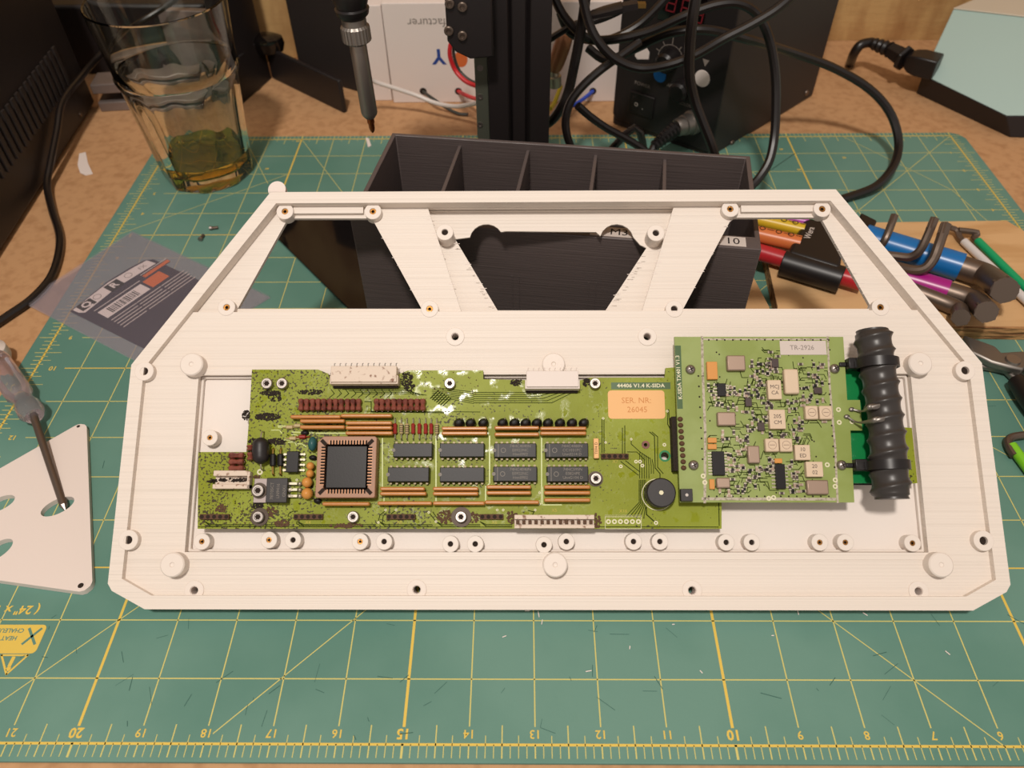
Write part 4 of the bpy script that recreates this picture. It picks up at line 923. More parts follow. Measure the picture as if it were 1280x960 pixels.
# black stand with two feet
st = thing('black_stand', 'black stand with two splayed flat feet right of the glass', 'stand', (-232, 540, -2))
b = MB(); b.prism([(-262, 560), (-246, 518), (-232, 545), (-228, 574)], -2, 150); b.build('column', 'black', st, bev=2)
p0 = atz(340, 98, -2); p1 = atz(430, 142, -2); d = (p1 - p0).normalized(); nn = Vector((-d.y, d.x, 0)); h1 = atp(417, 90, p1, nn).z; h1 = 26
b = MB(); b.prism([(p0.x, p0.y), (p1.x, p1.y), (p1.x + nn.x * 4, p1.y + nn.y * 4), (p0.x + nn.x * 4, p0.y + nn.y * 4)], -2, 26); b.build('foot', 'black', st, bev=1.2)
p2 = atz(303, 131, -2); b = MB(); d2 = (p2 - p0).normalized(); m2 = Vector((-d2.y, d2.x, 0)) * -4; b.prism([(p0.x, p0.y), (p2.x, p2.y), (p2.x + m2.x, p2.y + m2.y), (p0.x + m2.x, p0.y + m2.y)], -2, 34); b.build('foot', 'black', st, bev=1.2)
c = aty(328, 48, 560); b = MB(); b.lathe([(14, -6), (16, 0), (15, 5), (10, 7)], 30, T=Matrix.Translation((c.x, 566, 30)) @ Matrix.Diagonal((1, .7, 1, 1))); b.build('hinge_cap', 'black_gloss', st)
# tall black panel
p = aty(371, 70, 574); q = atz(448, 117, -2)
tag(MB().prism([(p.x, p.y), (q.x + 11, q.y - 4), (q.x + 13, q.y + 8), (p.x + 2, p.y + 12)], -2, 190).build('upright_sheet', 'black_matte', bev=1.5), 'tall flat black panel standing behind the soldering iron', 'sheet')
tag(MB(TR(-226, 612, -2, 12)).box(-55, 60, -6, 18, 0, 70).build('wood_block', 'osb', bev=1), 'brown wooden offcut on the bench behind the black stand', 'block')

# ------------------------------------------------------------------ white carton
wh = atp(480, 4, Vector((0, 521, 0)), Vector((0, 1, 0))).z; xl = atz(492, 128, -2).x
wc = thing('white_carton', 'white cardboard box with upside-down lettering behind the black column', 'carton', (0, 550, -2))
MB().box(xl, 92, 521, 575, -2, wh).build('carton_body', 'paper', wc, bev=.6)
xe = atz(470, 128, -2).x; b = MB(); b.box(xe - 2, xl - 1.2, 525, 570, -2, wh - 3); b.build('end_flap', 'paper', wc, bev=.6)
FC = Matrix.Translation((0, 521, 0)) @ Matrix.Rotation(R(90), 4, 'X')
def fy(px, py): q_ = aty(px, py, 521); return q_.x, q_.z
x_, z_ = fy(509, 28); b = MB(); text(b, 'Manufacturer', 9.4, FC @ TR(x_, z_, .12, 180), None, align='RIGHT')
lab(b.build('printed_word', 'grey_ink', wc, smooth=0), 'upside-down printed word')
x_, z_ = fy(548.5, 70); b = MB(); text(b, 'Y', 17, FC @ TR(x_, z_, .12, 180), None, bold=.5); lab(b.build('printed_letter', 'blue_ink', wc, smooth=0), 'large upside-down blue letter')
x_, z_ = fy(576, 74); b = MB(); b.prism(circ((0, 0), 5.5, 20), 0, .1, T=FC @ TR(x_, z_, .05) @ Matrix.Diagonal((1, 1.2, 1, 1))); b.build('printed_spot', 'orange_ink', wc)
for px, py in ((529, 114), (573, 114), (741, 114), (620, 114)):
    x_, z_ = fy(px, py); b = MB(); b.prism(circ((0, 0), 3.0, 18), 0, .15, T=FC @ TR(x_, z_, .05)); b.build('wire_hole', 'hole', wc)
def cable(name, m_, pts, r, label, n=10, sm=5):
    return tag(MB().tube(pts, r, n, smooth=sm).build(name, m_), label, 'cable', 'loose black cables behind the storage box' if name == 'black_cable' else None)
def wy(px, py, d): return aty(px, py, 521 - d)
cable('grey_wire', 'grey_wire', [wy(529, 114, 0), wy(535, 119, 9), wy(545, 126, 18), atz(560, 136, 2), atz(573, 142, 0), atz(585, 143, 0)], 1.3, 'dark grey wire leaving the left hole of the white carton')
cable('red_wire', 'red_wire', [wy(573, 114, 0), wy(580, 118, 12), wy(590, 122, 25), wy(602, 125, 42), wy(612, 126, 55)], 1.6, 'red wire leaving the right hole of the white carton')
cable('red_wire', 'red_wire', [aty(566, 45, 470), aty(562, 66, 470), aty(568, 86, 470), aty(580, 100, 465), aty(594, 107, 460), aty(610, 110, 450)], 1.7, 'upper red wire looping down behind the sliding block')
cable('black_wire', 'grey_wire', [aty(570, 45, 474), aty(567, 66, 474), aty(573, 86, 474), aty(584, 98, 470), aty(596, 104, 465), aty(610, 106, 455)], 1.2, 'thin black wire looping beside the upper red wire')
cable('white_wire', 'white_wire', [aty(452, 92, 480), aty(466, 101, 490), aty(490, 109, 492), aty(520, 119, 492), aty(545, 129, 488), aty(570, 133, 480), aty(590, 130, 468), aty(612, 126, 452)], 1.75, 'white wire running in front of the white carton')
cable('blue_wire', 'blue_wire', [wy(741, 114, 0), wy(734, 120, 8), wy(726, 126, 16), wy(716, 132, 24), wy(706, 134, 26)], 1.6, 'blue wire leaving the white carton behind the loose cables')
cable('yellow_wire', 'yellow_wire', [aty(701, 108, 470), aty(697, 118, 462), aty(693, 128, 455), aty(688, 136, 445)], 1.6, 'yellow wire beside the black column')

# ------------------------------------------------------------------ press stand with linear rail
ps = thing('press_stand', 'black aluminium extrusion column of a press with sliding block', 'press', (10, 370, -2))
TY = 345.0; xL = aty(610, 100, TY).x; xR = aty(688, 100, TY).x
o_ = [(xL, TY), (xL + 12, TY), (xL + 14, TY + 5), (xR - 14, TY + 5), (xR - 12, TY), (xR, TY), (xR, TY + 40), (xL, TY + 40)]
MB().prism(o_, 3, 320).build('extrusion', 'black', ps, bev=.6)
b = MB(); b.box(xL + 15, xR - 15, TY + 2, TY + 8, 3, 320); b.build('extrusion_rib', 'black', ps)
b = MB(); b.box(xL - 30, xR + 25, TY + 8, TY + 46, -2, 3); b.build('base_plate', 'black', ps, bev=.5)
rx0 = aty(594, 110, TY).x; b = MB(); b.box(rx0, xL, TY + 1, TY + 12, 6, 318); o = b.build('linear_rail', 'rail', ps, bev=.4)
for py in (86, 122, 157): q_ = aty(600, py, TY); b = MB(); b.lathe([(1.9, 0), (1.9, .3), (.9, .3), (.8, .1)], 14, T=Matrix.Translation((q_.x, TY + 1, q_.z)) @ Matrix.Rotation(R(90), 4, 'X')); sub(b, 'rail_screw', 'steel', o)
CY = TY - 14; c0 = aty(557, 0, CY); c1 = aty(640, 70, CY)
zb = aty(600, 72, CY).z; z2 = aty(560, 52, CY).z
FCY = Matrix.Translation((0, CY, 0)) @ Matrix.Rotation(R(90), 4, 'X')
pl = [(aty(559, 50, CY).x, z2), (aty(570, 66, CY).x, zb + 3), (aty(588, 74, CY).x, zb - 1), (aty(617, 70, CY).x, zb), (aty(617, 70, CY).x, zb + 70), (aty(556, 0, CY).x, zb + 70)]
b = MB(); b.prism(pl, -13, 0, T=FCY); sl_ = b.build('sliding_block', 'black', ps, bev=1)
for px, py in ((578, 8), (578, 44), (562, 4), (561, 38)):
    q_ = aty(px, py, CY); b = MB(); b.lathe([(2.6, 0), (2.6, 1.3), (2.2, 1.7), (1.4, 1.7), (1.2, .8)], 18, T=Matrix.Translation((q_.x, CY, q_.z)) @ Matrix.Rotation(R(90), 4, 'X')); sub(b, 'block_screw', 'dark_steel', sl_)
# carrier arm out to the iron (above the frame)
IY = 292.0; it = aty(438, -8, IY); zz = aty(600, -60, CY).z
b = MB(); b.box(it.x - 10, pl[4][0], CY - 6, CY, 200, 228); b.box(it.x - 12, it.x + 12, IY - 12, CY, 200, 214); b.build('carrier_arm', 'black', ps, bev=1)
# soldering iron held upright
si = thing('soldering_iron', 'soldering iron with knurled nut hanging tip down left of the storage box', 'soldering iron', (it.x, IY, 95))
tip = aty(466, 166, IY); topd = (aty(438, 0, IY) - tip).normalized()
ZT = topd.to_track_quat('Z', 'Y').to_matrix().to_4x4(); IT = Matrix.Translation(tip) @ ZT
def along(py): return (aty(466 - (166 - py) * .169, py, IY) - tip).length
S = IT
b = MB(S); b.lathe([(.3, 0), (1.2, 1.2), (1.6, 3), (1.7, along(151))], 16); b.lathe([(2.0, along(153)), (2.0, along(147))], 16); b.build('tip', 'copper', si)
b = MB(S); b.lathe([(2.6, along(147)), (4.0, along(143)), (4.4, along(140)), (4.4, along(54)), (3.8, along(53))], 20); b.build('barrel', 'steel', si)
b = MB(S); b.lathe([(4.8, along(54)), (7.0, along(50)), (7.0, along(33)), (6.2, along(30)), (6.2, along(22)), (5.5, along(21))], 48, fn=lambda a, r, z, j: r + (.35 if int(a / (2 * math.pi) * 48 + .5) % 2 and j in (1, 2) else 0)); b.build('knurled_nut', 'dull_steel', si, smooth=20)
b = MB(S); b.lathe([(6.5, along(21)), (8.0, along(17)), (8.6, along(10)), (7.6, along(8)), (8.2, along(4)), (9.5, along(-8)), (10.5, along(-30)), (9, along(-75))], 26); b.build('handle', 'black_soft', si)

# ------------------------------------------------------------------ soldering station, front face with controls
SA = atz(765, 152, 0); SB = atz(888, 196, 0); S_C = atz(1017, 117, 0); f1 = (SB - SA).normalized(); SD = SA + (S_C - SB)
ss = thing('soldering_station', 'black soldering station with knobs, power switch and red digit display', 'station', tuple((SA + S_C) / 2))
hS = 185
b = MB(); b.prism([(SA.x, SA.y), (SB.x, SB.y), (S_C.x, S_C.y), (SD.x, SD.y)], -2, hS); b.build('station_case', 'black_matte', ss, bev=2)
nS = Vector((f1.y, -f1.x, 0)); FS = Matrix.Translation(SA) @ Matrix(((f1.x, 0, nS.x, 0), (f1.y, 0, nS.y, 0), (0, 1, 0, 0), (0, 0, 0, 1)))
def fs_(px, py, o_=2.0): q_ = atp(px, py, SA + nS * o_, nS) - SA; return q_.dot(f1), q_.z
LW = (SB - SA).length
b = MB(FS); b.prism([(1, 8), (6, 4), (LW - 3, 4), (LW + 1, 8), (LW + 1, hS - 4), (1, hS - 4)], 0, 2); b.build('front_bezel', 'black', ss, bev=.8)
def disc(px, py, rad_, name, m_, hgt=.6, par=ss, n=24, o_=2.0, poly=None):
    x, y = fs_(px, py, o_); b = MB(FS)
    if poly: b.prism([fs_(a_, c_, o_) for a_, c_ in poly], o_, o_ + hgt)
    else: b.prism(circ((x, y), rad_, n), o_, o_ + hgt)
    return b.build(name, m_, par, bev=.15)
disc(803, 66, 0, 'white_sticker', 'paper', .4, poly=[(794, 66), (807, 58), (812, 65), (811, 74), (797, 74), (794, 70)])
lab(disc(825, 94, 5.2, 'blue_sticker', 'blue_knob', .5), 'round blue sticker'); disc(878, 98, 6.0, 'white_sticker', 'paper', .5)
x, y = fs_(838, 74); b = MB(FS); b.lathe([(7.5, 2), (7.2, 11), (5.5, 13), (.2, 13)], 28, T=Matrix.Translation((x, y, 0))); b.build('dial', 'black_soft', ss)
x, y = fs_(853, 112); b = MB(FS); b.lathe([(7.5, 2), (7.2, 9), (5.5, 11), (.2, 11)], 28, T=Matrix.Translation((x, y, 0))); b.build('dial', 'black_soft', ss)
x, y = fs_(838, 74); b = MB(FS)
for t in range(0, 181, 15): b.strip([(x + 10.2 * math.cos(R(t)), y + 10.2 * math.sin(R(t))), (x + 10.2 * math.cos(R(t + 15)), y + 10.2 * math.sin(R(t + 15)))], .5, 2.1) if t < 180 else None
for t in (20, 55, 90, 125, 160): b.strip([(x + 10.5 * math.cos(R(t)), y + 10.5 * math.sin(R(t))), (x + (16 if t == 90 else 13) * math.cos(R(t)), y + (16 if t == 90 else 13) * math.sin(R(t)))], .6, 2.1)
x, y = fs_(882, 78); b.prism([(x - 2.6, y + 2), (x + 2.6, y + 2), (x, y - 3)], 2, 2.1)
for s_, px, py, sz in (('POWER', 803, 106, 4), ('AIR', 838, 107, 4), ('SOLDER', 858, 131, 3.4)): x, y = fs_(px, py); text(b, s_, sz, TR(x, y, 2.1), None)
b.build('dial_scale', 'grey_ink', ss, smooth=0)
x, y = fs_(802, 131); b = MB(FS); b.box(x - 11, x + 11, y - 8, y + 9, 2, 3.6); o = b.build('power_switch', 'black_soft', ss, bev=.6)
b = MB(FS); b.box(x - 8, x + 8, y - 5.5, y + 6, 3.6, 5.2, T=Matrix.Rotation(R(4), 4, 'Y')); sub(b, 'rocker', 'black', o, bev=.6)
x, y = fs_(793, 130, 7); b = MB(FS); text(b, 'O', 4.2, TR(x + 1.5, y, 6.9), None, bold=.05); text(b, '-', 4, TR(x + 7, y - 2, 6.2), None); sub(b, 'switch_mark', 'paper_label', o, smooth=0)
x, y = fs_(850, 6); b = MB(FS); b.box(x - 16, x + 20, y - 13, y + 16, 2, 2.5); o = b.build('display_window', 'black_gloss', ss, bev=.2)
b = MB(FS)
for k, (px, py) in enumerate(((840, 4), (858, 10), (874, 18))):
    x, y = fs_(px, py); hw2, hh2 = 3.2, 5.2; sk_ = .5
    for (a_, c_) in (((-hw2, hh2), (hw2, hh2)), ((-hw2, 0), (hw2, 0)), ((-hw2, -hh2), (hw2, -hh2)), ((-hw2, 0), (-hw2, hh2)), ((-hw2, 0), (-hw2, -hh2)), ((hw2, 0), (hw2, hh2)), ((hw2, 0), (hw2, -hh2))):
        b.strip([(x + a_[0] + sk_ * a_[1] * .2, y + a_[1]), (x + c_[0] + sk_ * c_[1] * .2, y + c_[1])], 1.0, 2.56)
sub(b, 'digits', 'led', o, smooth=0)
sA = (S_C - SB).normalized()
q_ = atp(1008, 115, SB, Vector((-sA.y, sA.x, 0))); 
for px, py in ((1008, 116), (915, 179)): 
    nn2 = Vector((sA.y, -sA.x, 0)); q_ = atp(px, py, SB + nn2 * .2, nn2); b = MB(); b.lathe([(2.6, 0), (2.2, .9), (.3, 1.3)], 14, T=Matrix.Translation(q_) @ nn2.to_track_quat('Z', 'Y').to_matrix().to_4x4()); b.build('case_screw', 'dark_steel', ss)
# round plug of the handpiece lead
pc = thing('round_plug', 'metal collared round plug with ribbed black sleeve in the soldering station', 'plug', tuple(SB))
j = fs_(868, 152, 2); P0 = FS @ Vector((j[0], j[1], 2)); P1 = P0 + nS * 14 + Vector((-3, 0, -4))
E0 = atp(845, 160, P0 + nS * 16, nS); E1 = atp(817, 183, P0 + nS * 34, nS); dd = (E0 - P0).normalized()
QT = Matrix.Translation(P0) @ dd.to_track_quat('Z', 'Y').to_matrix().to_4x4(); LL = (E0 - P0).length
b = MB(QT); b.lathe([(9, 0), (9, 4), (7.5, 4.5), (7.5, LL * .6), (6.6, LL * .62), (6.6, LL * .9), (5.6, LL)], 26); b.build('collar', 'dull_steel', pc)
b = MB(); k = 14; b.tube([E0.lerp(E1, i / k) for i in range(k + 1)], 5, 14, rs=[(5.6 - 1.9 * i / k) + (.5 if i % 2 else -.2) for i in range(k + 1)], smooth=2); b.build('strain_relief', 'black_soft', pc)
E2 = aty(800, 196, E1.y - 20); b = MB(); b.tube([E1, E1.lerp(E2, .5) + Vector((0, 0, -6)), Vector((E2.x - 6, E2.y, 40)), Vector((E2.x - 30, E2.y + 8, 4))], 2.7, 10); b.build('lead', 'cable', pc)

# ------------------------------------------------------------------ loose black cables
def yy(l): return [aty(px, py, Y) for px, py, Y in l]
cable('black_cable', 'cable', [atz(1040, 252, 3), atz(1062, 246, 3), atz(1096, 232, 6), atz(1118, 205, 12), atz(1123, 175, 20), atz(1112, 140, 34), atz(1085, 110, 48), atz(1040, 84, 62), atz(985, 64, 78)] + yy([(930, 48, 400), (880, 37, 392), (835, 42, 396), (795, 60, 405), (760, 75, 415), (735, 60, 425)]), 3.1, 'thick black cable forming the big loop on the right side', sm=7)
cable('black_cable', 'cable', yy([(925, 246, 335), (938, 234, 340), (950, 221, 345), (962, 200, 352), (968, 170, 362), (970, 130, 372), (969, 90, 380), (962, 50, 385), (948, 20, 388), (925, 5, 388), (895, 6, 388), (855, 20, 388), (815, 38, 392), (775, 48, 396), (740, 50, 402), (712, 40, 410), (700, 15, 415)]), 2.9, 'black cable arching over and dropping behind the right end of the storage box', sm=7)
cable('black_cable', 'cable', yy([(1010, -25, 374), (975, 8, 372), (940, 30, 370), (905, 48, 368), (870, 68, 368), (835, 81, 368), (800, 85, 372), (770, 74, 374), (748, 52, 376), (735, 25, 380), (726, -15, 384)]), 2.9, 'black cable sagging across the station between the white stickers', sm=7)
cable('black_cable', 'cable', yy([(873, -20, 352), (866, 20, 350), (862, 60, 350), (862, 95, 350), (868, 125, 350), (877, 150, 348), (888, 178, 345), (895, 200, 345)]), 3.2, 'black cable hanging straight down in front of the station', sm=7)
cable('black_cable', 'cable', yy([(800, 52, 392), (775, 70, 386), (750, 88, 382), (728, 108, 378), (713, 128, 375), (707, 150, 372), (709, 170, 370), (716, 190, 370)]), 2.7, 'black cable bending down to the rear of the storage box', sm=7)
cable('black_cable', 'cable', yy([(722, 132, 382), (738, 146, 384), (758, 160, 386), (780, 172, 386), (800, 184, 386), (815, 195, 386)]), 2.7, 'black cable slanting down behind the storage box', sm=7)
cable('black_cable', 'cable', yy([(734, -20, 396), (729, 20, 396), (723, 55, 394), (717, 85, 392), (711, 112, 390), (703, 132, 388), (690, 150, 392), (672, 162, 402)]), 3.3, 'black cable running down beside the black column', sm=7)
cable('black_cable', 'cable', yy([(688, -15, 402), (700, 12, 400), (715, 32, 400), (735, 48, 402), (760, 50, 408), (800, 30, 412), (840, -10, 415)]), 2.8, 'black cable crossing the tangle at the top', sm=7)
cable('black_cable', 'cable', yy([(686, 50, 412), (702, 40, 408), (720, 30, 404), (745, 26, 402), (770, 16, 400), (790, 4, 402), (815, -15, 404)]), 2.2, 'thin black cable through the tangle beside the column', sm=7)
up_ = thing('usb_plug', 'black USB plug with bright metal end in the cable tangle', 'plug', tuple(aty(770, 15, 380)))
a1 = aty(735, 20, 384); a2 = aty(778, 9, 384); b = MB(); b.tube([a1, a1.lerp(a2, .15), a1.lerp(a2, .5), a2], 5, 8, rs=[2.6, 4.2, 5.2, 5.2], smooth=2, flat=.6); b.build('plug_grip', 'black_soft', up_)
a3 = aty(797, 6, 384); b = MB(); b.tube([a2, a3], 4.4, 4, smooth=0, flat=.6); b.build('plug_shell', 'black', up_)
a4 = aty(807, 6, 384); b = MB(); b.tube([a3, a4], 3.0, 4, smooth=0, flat=.6); b.build('plug_contact', 'gold', up_)
bp_ = thing('brown_plug', 'brown ribbed plug with metal tip beside the black column', 'plug', tuple(aty(700, 60, 440)))
a1 = aty(708, 42, 440); a2 = aty(692, 88, 440); b = MB(); b.tube([a1.lerp(a2, i / 8) for i in range(9)], 5.4, 12, rs=[4.6, 5.6, 5.9, 6, 6, 6, 5.9, 5.6, 4.4], smooth=2); b.build('plug_body', 'bronze', bp_)
a3 = aty(694, 108, 440); b = MB(); b.tube([a2, a2.lerp(a3, .3), a2.lerp(a3, .35), a3], 3, 12, rs=[3.2, 3.6, 5.2, 4.6], smooth=1); b.build('plug_tip', 'tin', bp_)

# ------------------------------------------------------------------ turquoise instrument and mains plug at the right
ti = thing('turquoise_instrument', 'pale turquoise bench instrument on black base at the right rear', 'instrument', (400, 520, -2))
Q = [atz(1145, 117, -2), atz(1262, 172, -2), None, None]; ed = Q[1] - Q[0]
zb_ = 15
U = [atz(1153, 94, zb_), atz(1258, 145, zb_), atz(1300, 146, zb_)]
T4 = [atz(1191, 12, 52), atz(1330, 28, 56)]
b = MB(); B1 = [Q[0], Q[1], Vector((470, Q[1].y - 6, -2)), Vector((560, 615, -2)), Vector((Q[0].x + 62, 615, -2))]
tp = [Vector((U[0].x, U[0].y, zb_)), Vector((U[1].x, U[1].y, zb_)), Vector((468, U[1].y - 2, zb_)), Vector((558, 613, zb_)), Vector((U[0].x + 60, 613, zb_))]
n = 5; b.add(B1 + tp, [tuple(range(n))[::-1], tuple(range(n, 2 * n))] + [(i, (i + 1) % n, (i + 1) % n + n, i + n) for i in range(n)]); b.build('instrument_base', 'black', ti, bev=.8)
tt = [T4[0], T4[1], Vector((500, T4[1].y + 10, 56)), Vector((550, 613, 56)), Vector((T4[0].x + 62, 613, 54))]
b = MB(); b.add(tp + tt, [tuple(range(n))[::-1], tuple(range(n, 2 * n))] + [(i, (i + 1) % n, (i + 1) % n + n, i + n) for i in range(n)]); b.build('instrument_cover', 'teal', ti, bev=.8)
b = MB(); tt2 = [p + Vector((0, 0, .2)) for p in tt]; tt3 = [p + Vector((0, 0, 1.5)) for p in tt]; b.add(tt2 + tt3, [tuple(range(n))[::-1], tuple(range(n, 2 * n))] + [(i, (i + 1) % n, (i + 1) % n + n, i + n) for i in range(n)]); b.build('top_panel', 'beige', ti, bev=.5)
mp_ = thing('mains_plug', 'black mains connector plugged into the turquoise instrument', 'plug', tuple(atz(1130, 80, 20)))
def pz(px, py, z): return atz(px, py, z)
c1 = pz(1172, 84, 24); c2 = pz(1132, 74, 24)
b = MB(); b.tube([c1, c1.lerp(c2, .55), c1.lerp(c2, .8), c2], 10, 4, rs=[14, 14, 12, 7], smooth=0, flat=.8); b.build('connector_body', 'black_soft', mp_, bev=1.2)
c3 = pz(1112, 62, 26); b = MB(); b.tube([c2, c2.lerp(c3, .15), c2.lerp(c3, .25), c3], 8, 6, rs=[10, 11, 8, 6.5], smooth=0); b.build('grip_collar', 'black_soft', mp_, bev=.6)
c4 = pz(1088, 53, 26); b = MB(); b.tube([c3.lerp(c4, i / 8) for i in range(9)], 5, 12, rs=[6.6, 5, 6.2, 4.8, 5.8, 4.6, 5.2, 4.2, 4.2], smooth=2); b.build('strain_relief', 'black_soft', mp_)
b = MB(); b.tube([c4, pz(1076, 56, 25), pz(1068, 66, 18), pz(1064, 76, 6), atz(1062, 82, -6)], 4.0, 12, smooth=5); b.build('lead', 'cable', mp_)

# ------------------------------------------------------------------ plywood board with hex keys
pb = thing('plywood_board', 'rough-edged birch plywood board under the hex keys', 'board', (240, 270, 0))
def xy(px, py, z): q_ = atz(px, py, z); return (q_.x, q_.y)
Pp = [xy(972, 384, 9), (139, 226), (200, 224.8), (250, 225.5), (300, 224), (352, 226), (352, 262), xy(1258, 276, 9), (225, 328), (152, 326)]
MB().prism(Pp, 0.2, 8.6).build('board_core', 'ply_edge', pb)
MB().prism([(x, y + (1.2 if y < 240 else 0)) for x, y in Pp], 8.6, 9.2).build('face_veneer', 'plywood', pb)
tag(MB().prism([(126, 222), (138, 222), (141, 245), (134, 300), (126, 300)], .1, 8).build('fibreboard_offcut', 'mdf', bev=.3), 'narrow tan fibreboard offcut between the storage box and plywood board', 'offcut')
def hexkey(name, label, sleeve, spath, mpath, r, endr=None, smooth=4, n=6, group=None, mm='dark_steel'):
    t = thing(name, label, 'hex key', tuple(mpath[0]), 'hex keys on the plywood board')
    MB().tube(mpath, r, n, smooth=smooth).build('steel_bar', mm, t, smooth=50 if n > 6 else 40)
    d_ = (Vector(mpath[-1]) - Vector(mpath[-2])).normalized(); e_ = Vector(mpath[-1]); MB().tube([e_ - d_ * 4, e_ + d_ * .5], r * 1.06, 6, smooth=0).build('hex_end', mm, t)
    if sleeve: MB().tube(spath, r * 1.17, 16, smooth=0).build('colour_sleeve', sleeve, t)
    return t
zk = 9.2
def bend(x0, y0, z0, x1, y1, z1, ex_, ey_, ez_):
    A_ = atz(x0, y0, z0); B_ = atz(x1, y1, z1); E_ = atz(ex_, ey_, ez_); C_ = B_ + (B_ - A_).normalized() * 7
    return [A_, A_.lerp(B_, .5), B_, B_.lerp(C_, .9).lerp(E_, .12), C_.lerp(E_, .45), C_.lerp(E_, .7), E_]
big = bend(1080, 297, zk + 8, 1216, 339, zk + 8, 1256, 363, zk + 24)
hexkey('hex_key', 'largest hex key with blue sleeve on the plywood board', 'blue', [big[0], atz(1201, 334, zk + 8)], big, 7.2, n=14)
mid = bend(1110, 342, zk + 6, 1202, 370, zk + 6, 1233, 390, zk + 20)
hexkey('hex_key', 'second largest hex key with magenta sleeve on the plywood board', 'magenta', [mid[0], atz(1184, 364.5, zk + 6)], mid, 5.9, n=14)
sm_ = bend(1120, 355, zk + 6, 1184, 380, zk + 5, 1201, 397, zk + 15)
hexkey('hex_key', 'bare steel hex key nearest the tray corner on the plywood board', None, None, sm_, 4.7, n=14)
for pth, r_, nm in (((1258, 361), 0, 0),): pass
for path, r_ in ((big, 6.6), (mid, 5.6), (sm_, 4.2)):
    pass
def upkey(pts, r_, label):
    P = [atz(*p) for p in pts]; t = thing('hex_key', label, 'hex key', tuple(P[0]), 'hex keys on the plywood board'); MB().tube(P, r_, 10, smooth=5).build('steel_bar', 'dark_steel', t)
    d_ = (P[-1] - P[-2]).normalized(); MB().tube([P[-1] - d_ * 7, P[-1] + d_ * .3], r_ * 1.12, 6, smooth=0).build('hex_tip', 'dark_steel', t)
upkey([(1090, 316, 20), (1120, 320, 22), (1138, 321, 24), (1150, 313, 29), (1158, 298, 35), (1168, 274, 42)], 2.5, 'slim bent hex key standing over the blue sleeve, left one')
upkey([(1110, 330, 20), (1138, 337, 23), (1155, 336, 26), (1166, 325, 31), (1173, 308, 37), (1182, 281, 44)], 2.9, 'bent hex key standing over the blue sleeve, right one')
upkey([(1090, 312, 18), (1100, 308, 20), (1108, 296, 26), (1118, 270, 33)], 2.3, 'short dark hex key rising beside the tray edge')
# keys seen through the right window, in their holder
for (xa, ya), (xb, yb), r_, m_, lbl in (((955, 268), (1010, 278), 3.4, 'violet', 'violet sleeved hex key in the black holder'), ((935, 272), (1005, 288), 4.2, 'gold_yellow', 'yellow sleeved hex key in the black holder'), ((925, 288), (1000, 305), 5.2, 'orange', 'orange sleeved hex key in the black holder'), ((925, 308), (1078, 353), 5.2, 'red', 'red sleeved hex key running through the lower holder tube')):
    z = zk + 8 + (6 if m_ != 'red' else 0); p = atz(xa, ya, z); q = atz(xb, yb, z); p = Vector((max(p.x, 125), p.y, p.z)) if p.x < 125 else p
    t = thing('hex_key', lbl, 'hex key', tuple(p), 'hex keys on the plywood board'); MB().tube([p, q], r_, 12, smooth=0).build('colour_sleeve', m_, t)
    if m_ in ('gold_yellow', 'orange'):
        b = MB(); d_ = (q - p).normalized(); ang = math.degrees(math.atan2(d_.y, d_.x))
        for f_ in (.35, .62, .82):
            c = p.lerp(q, f_); b.ring((0, 0), 1.9, 1.4, r_ + .02, r_ + .1, 14, T=Matrix.Translation(c) @ Matrix.Rotation(R(ang), 4, 'Z'))
            b.strip([(3, 0), (7, 0)], .4, r_ + .1, T=Matrix.Translation(c) @ Matrix.Rotation(R(ang), 4, 'Z'))
        b.build('sleeve_print', 'ink', t)
hh = thing('hex_key_holder', 'black clip holder gripping the coloured hex keys', 'holder', (170, 275, zk))
h0 = atz(978, 328, zk + 8); h1_ = atz(1052, 350, zk + 8); MB().tube([h0, h1_], 8.2, 20, smooth=0).build('holder_tube', 'black_soft', hh, bev=.5)
hp = [xy(992, 298, 26), xy(1012, 262, 26), xy(1030, 262, 26), xy(1052, 322, 24), xy(1050, 338, 24), xy(984, 318, 24)]
MB().prism(hp, 12, 26).build('holder_block', 'black_soft', hh, bev=2.5, seg=3)
c = atz(1012, 291, 26.1); b = MB(); text(b, 'Wera', 5.6, Matrix.Translation(c) @ Matrix.Rotation(R(64), 4, 'Z'), None, bold=.05); b.build('holder_print', 'paper_label', hh, smooth=0)
c = atz(1017, 272, 26.1); b = MB(); b.box(-2.5, 2.5, -2, 2, 0, .1, T=Matrix.Translation(c) @ Matrix.Rotation(R(64), 4, 'Z')); b.build('holder_badge', 'green', hh)
# slim keys at the far right
for (xa, ya), (xb, yb), m_, tx_, lbl in (((1205, 302), (1300, 392), 'pale_sleeve', (1196, 288), 'slim hex key with white sleeve at the right of the board'), ((1222, 301), (1310, 388), 'green', (1222, 291), 'slim hex key with green sleeve at the right of the board')):
    p = atz(xa, ya, zk + 3.2); q = atz(xb, yb, zk + 3.2); t = thing('hex_key', lbl, 'hex key', tuple(p), 'hex keys on the plywood board'); MB().tube([p, q], 2.5, 12, smooth=0).build('colour_sleeve', m_, t)
    d_ = (q - p).normalized(); e_ = atz(*tx_, zk + 5); MB().tube([p + d_, p - d_ * 4, e_, e_ + Vector((-4 if m_ == 'pale_sleeve' else -12, 1.5, 1))], 1.9, 8, smooth=3).build('steel_bar', 'dark_steel', t)
b = MB(); P = [xy(1078, 262, 22), xy(1098, 272, 22), xy(1092, 284, 22), xy(1072, 276, 22)]; b.prism(P, 9.2, 20); t = b.build('black_clip', 'black_soft', bev=1); tag(t, 'small black clip with green mark at the tray edge behind the board', 'clip')

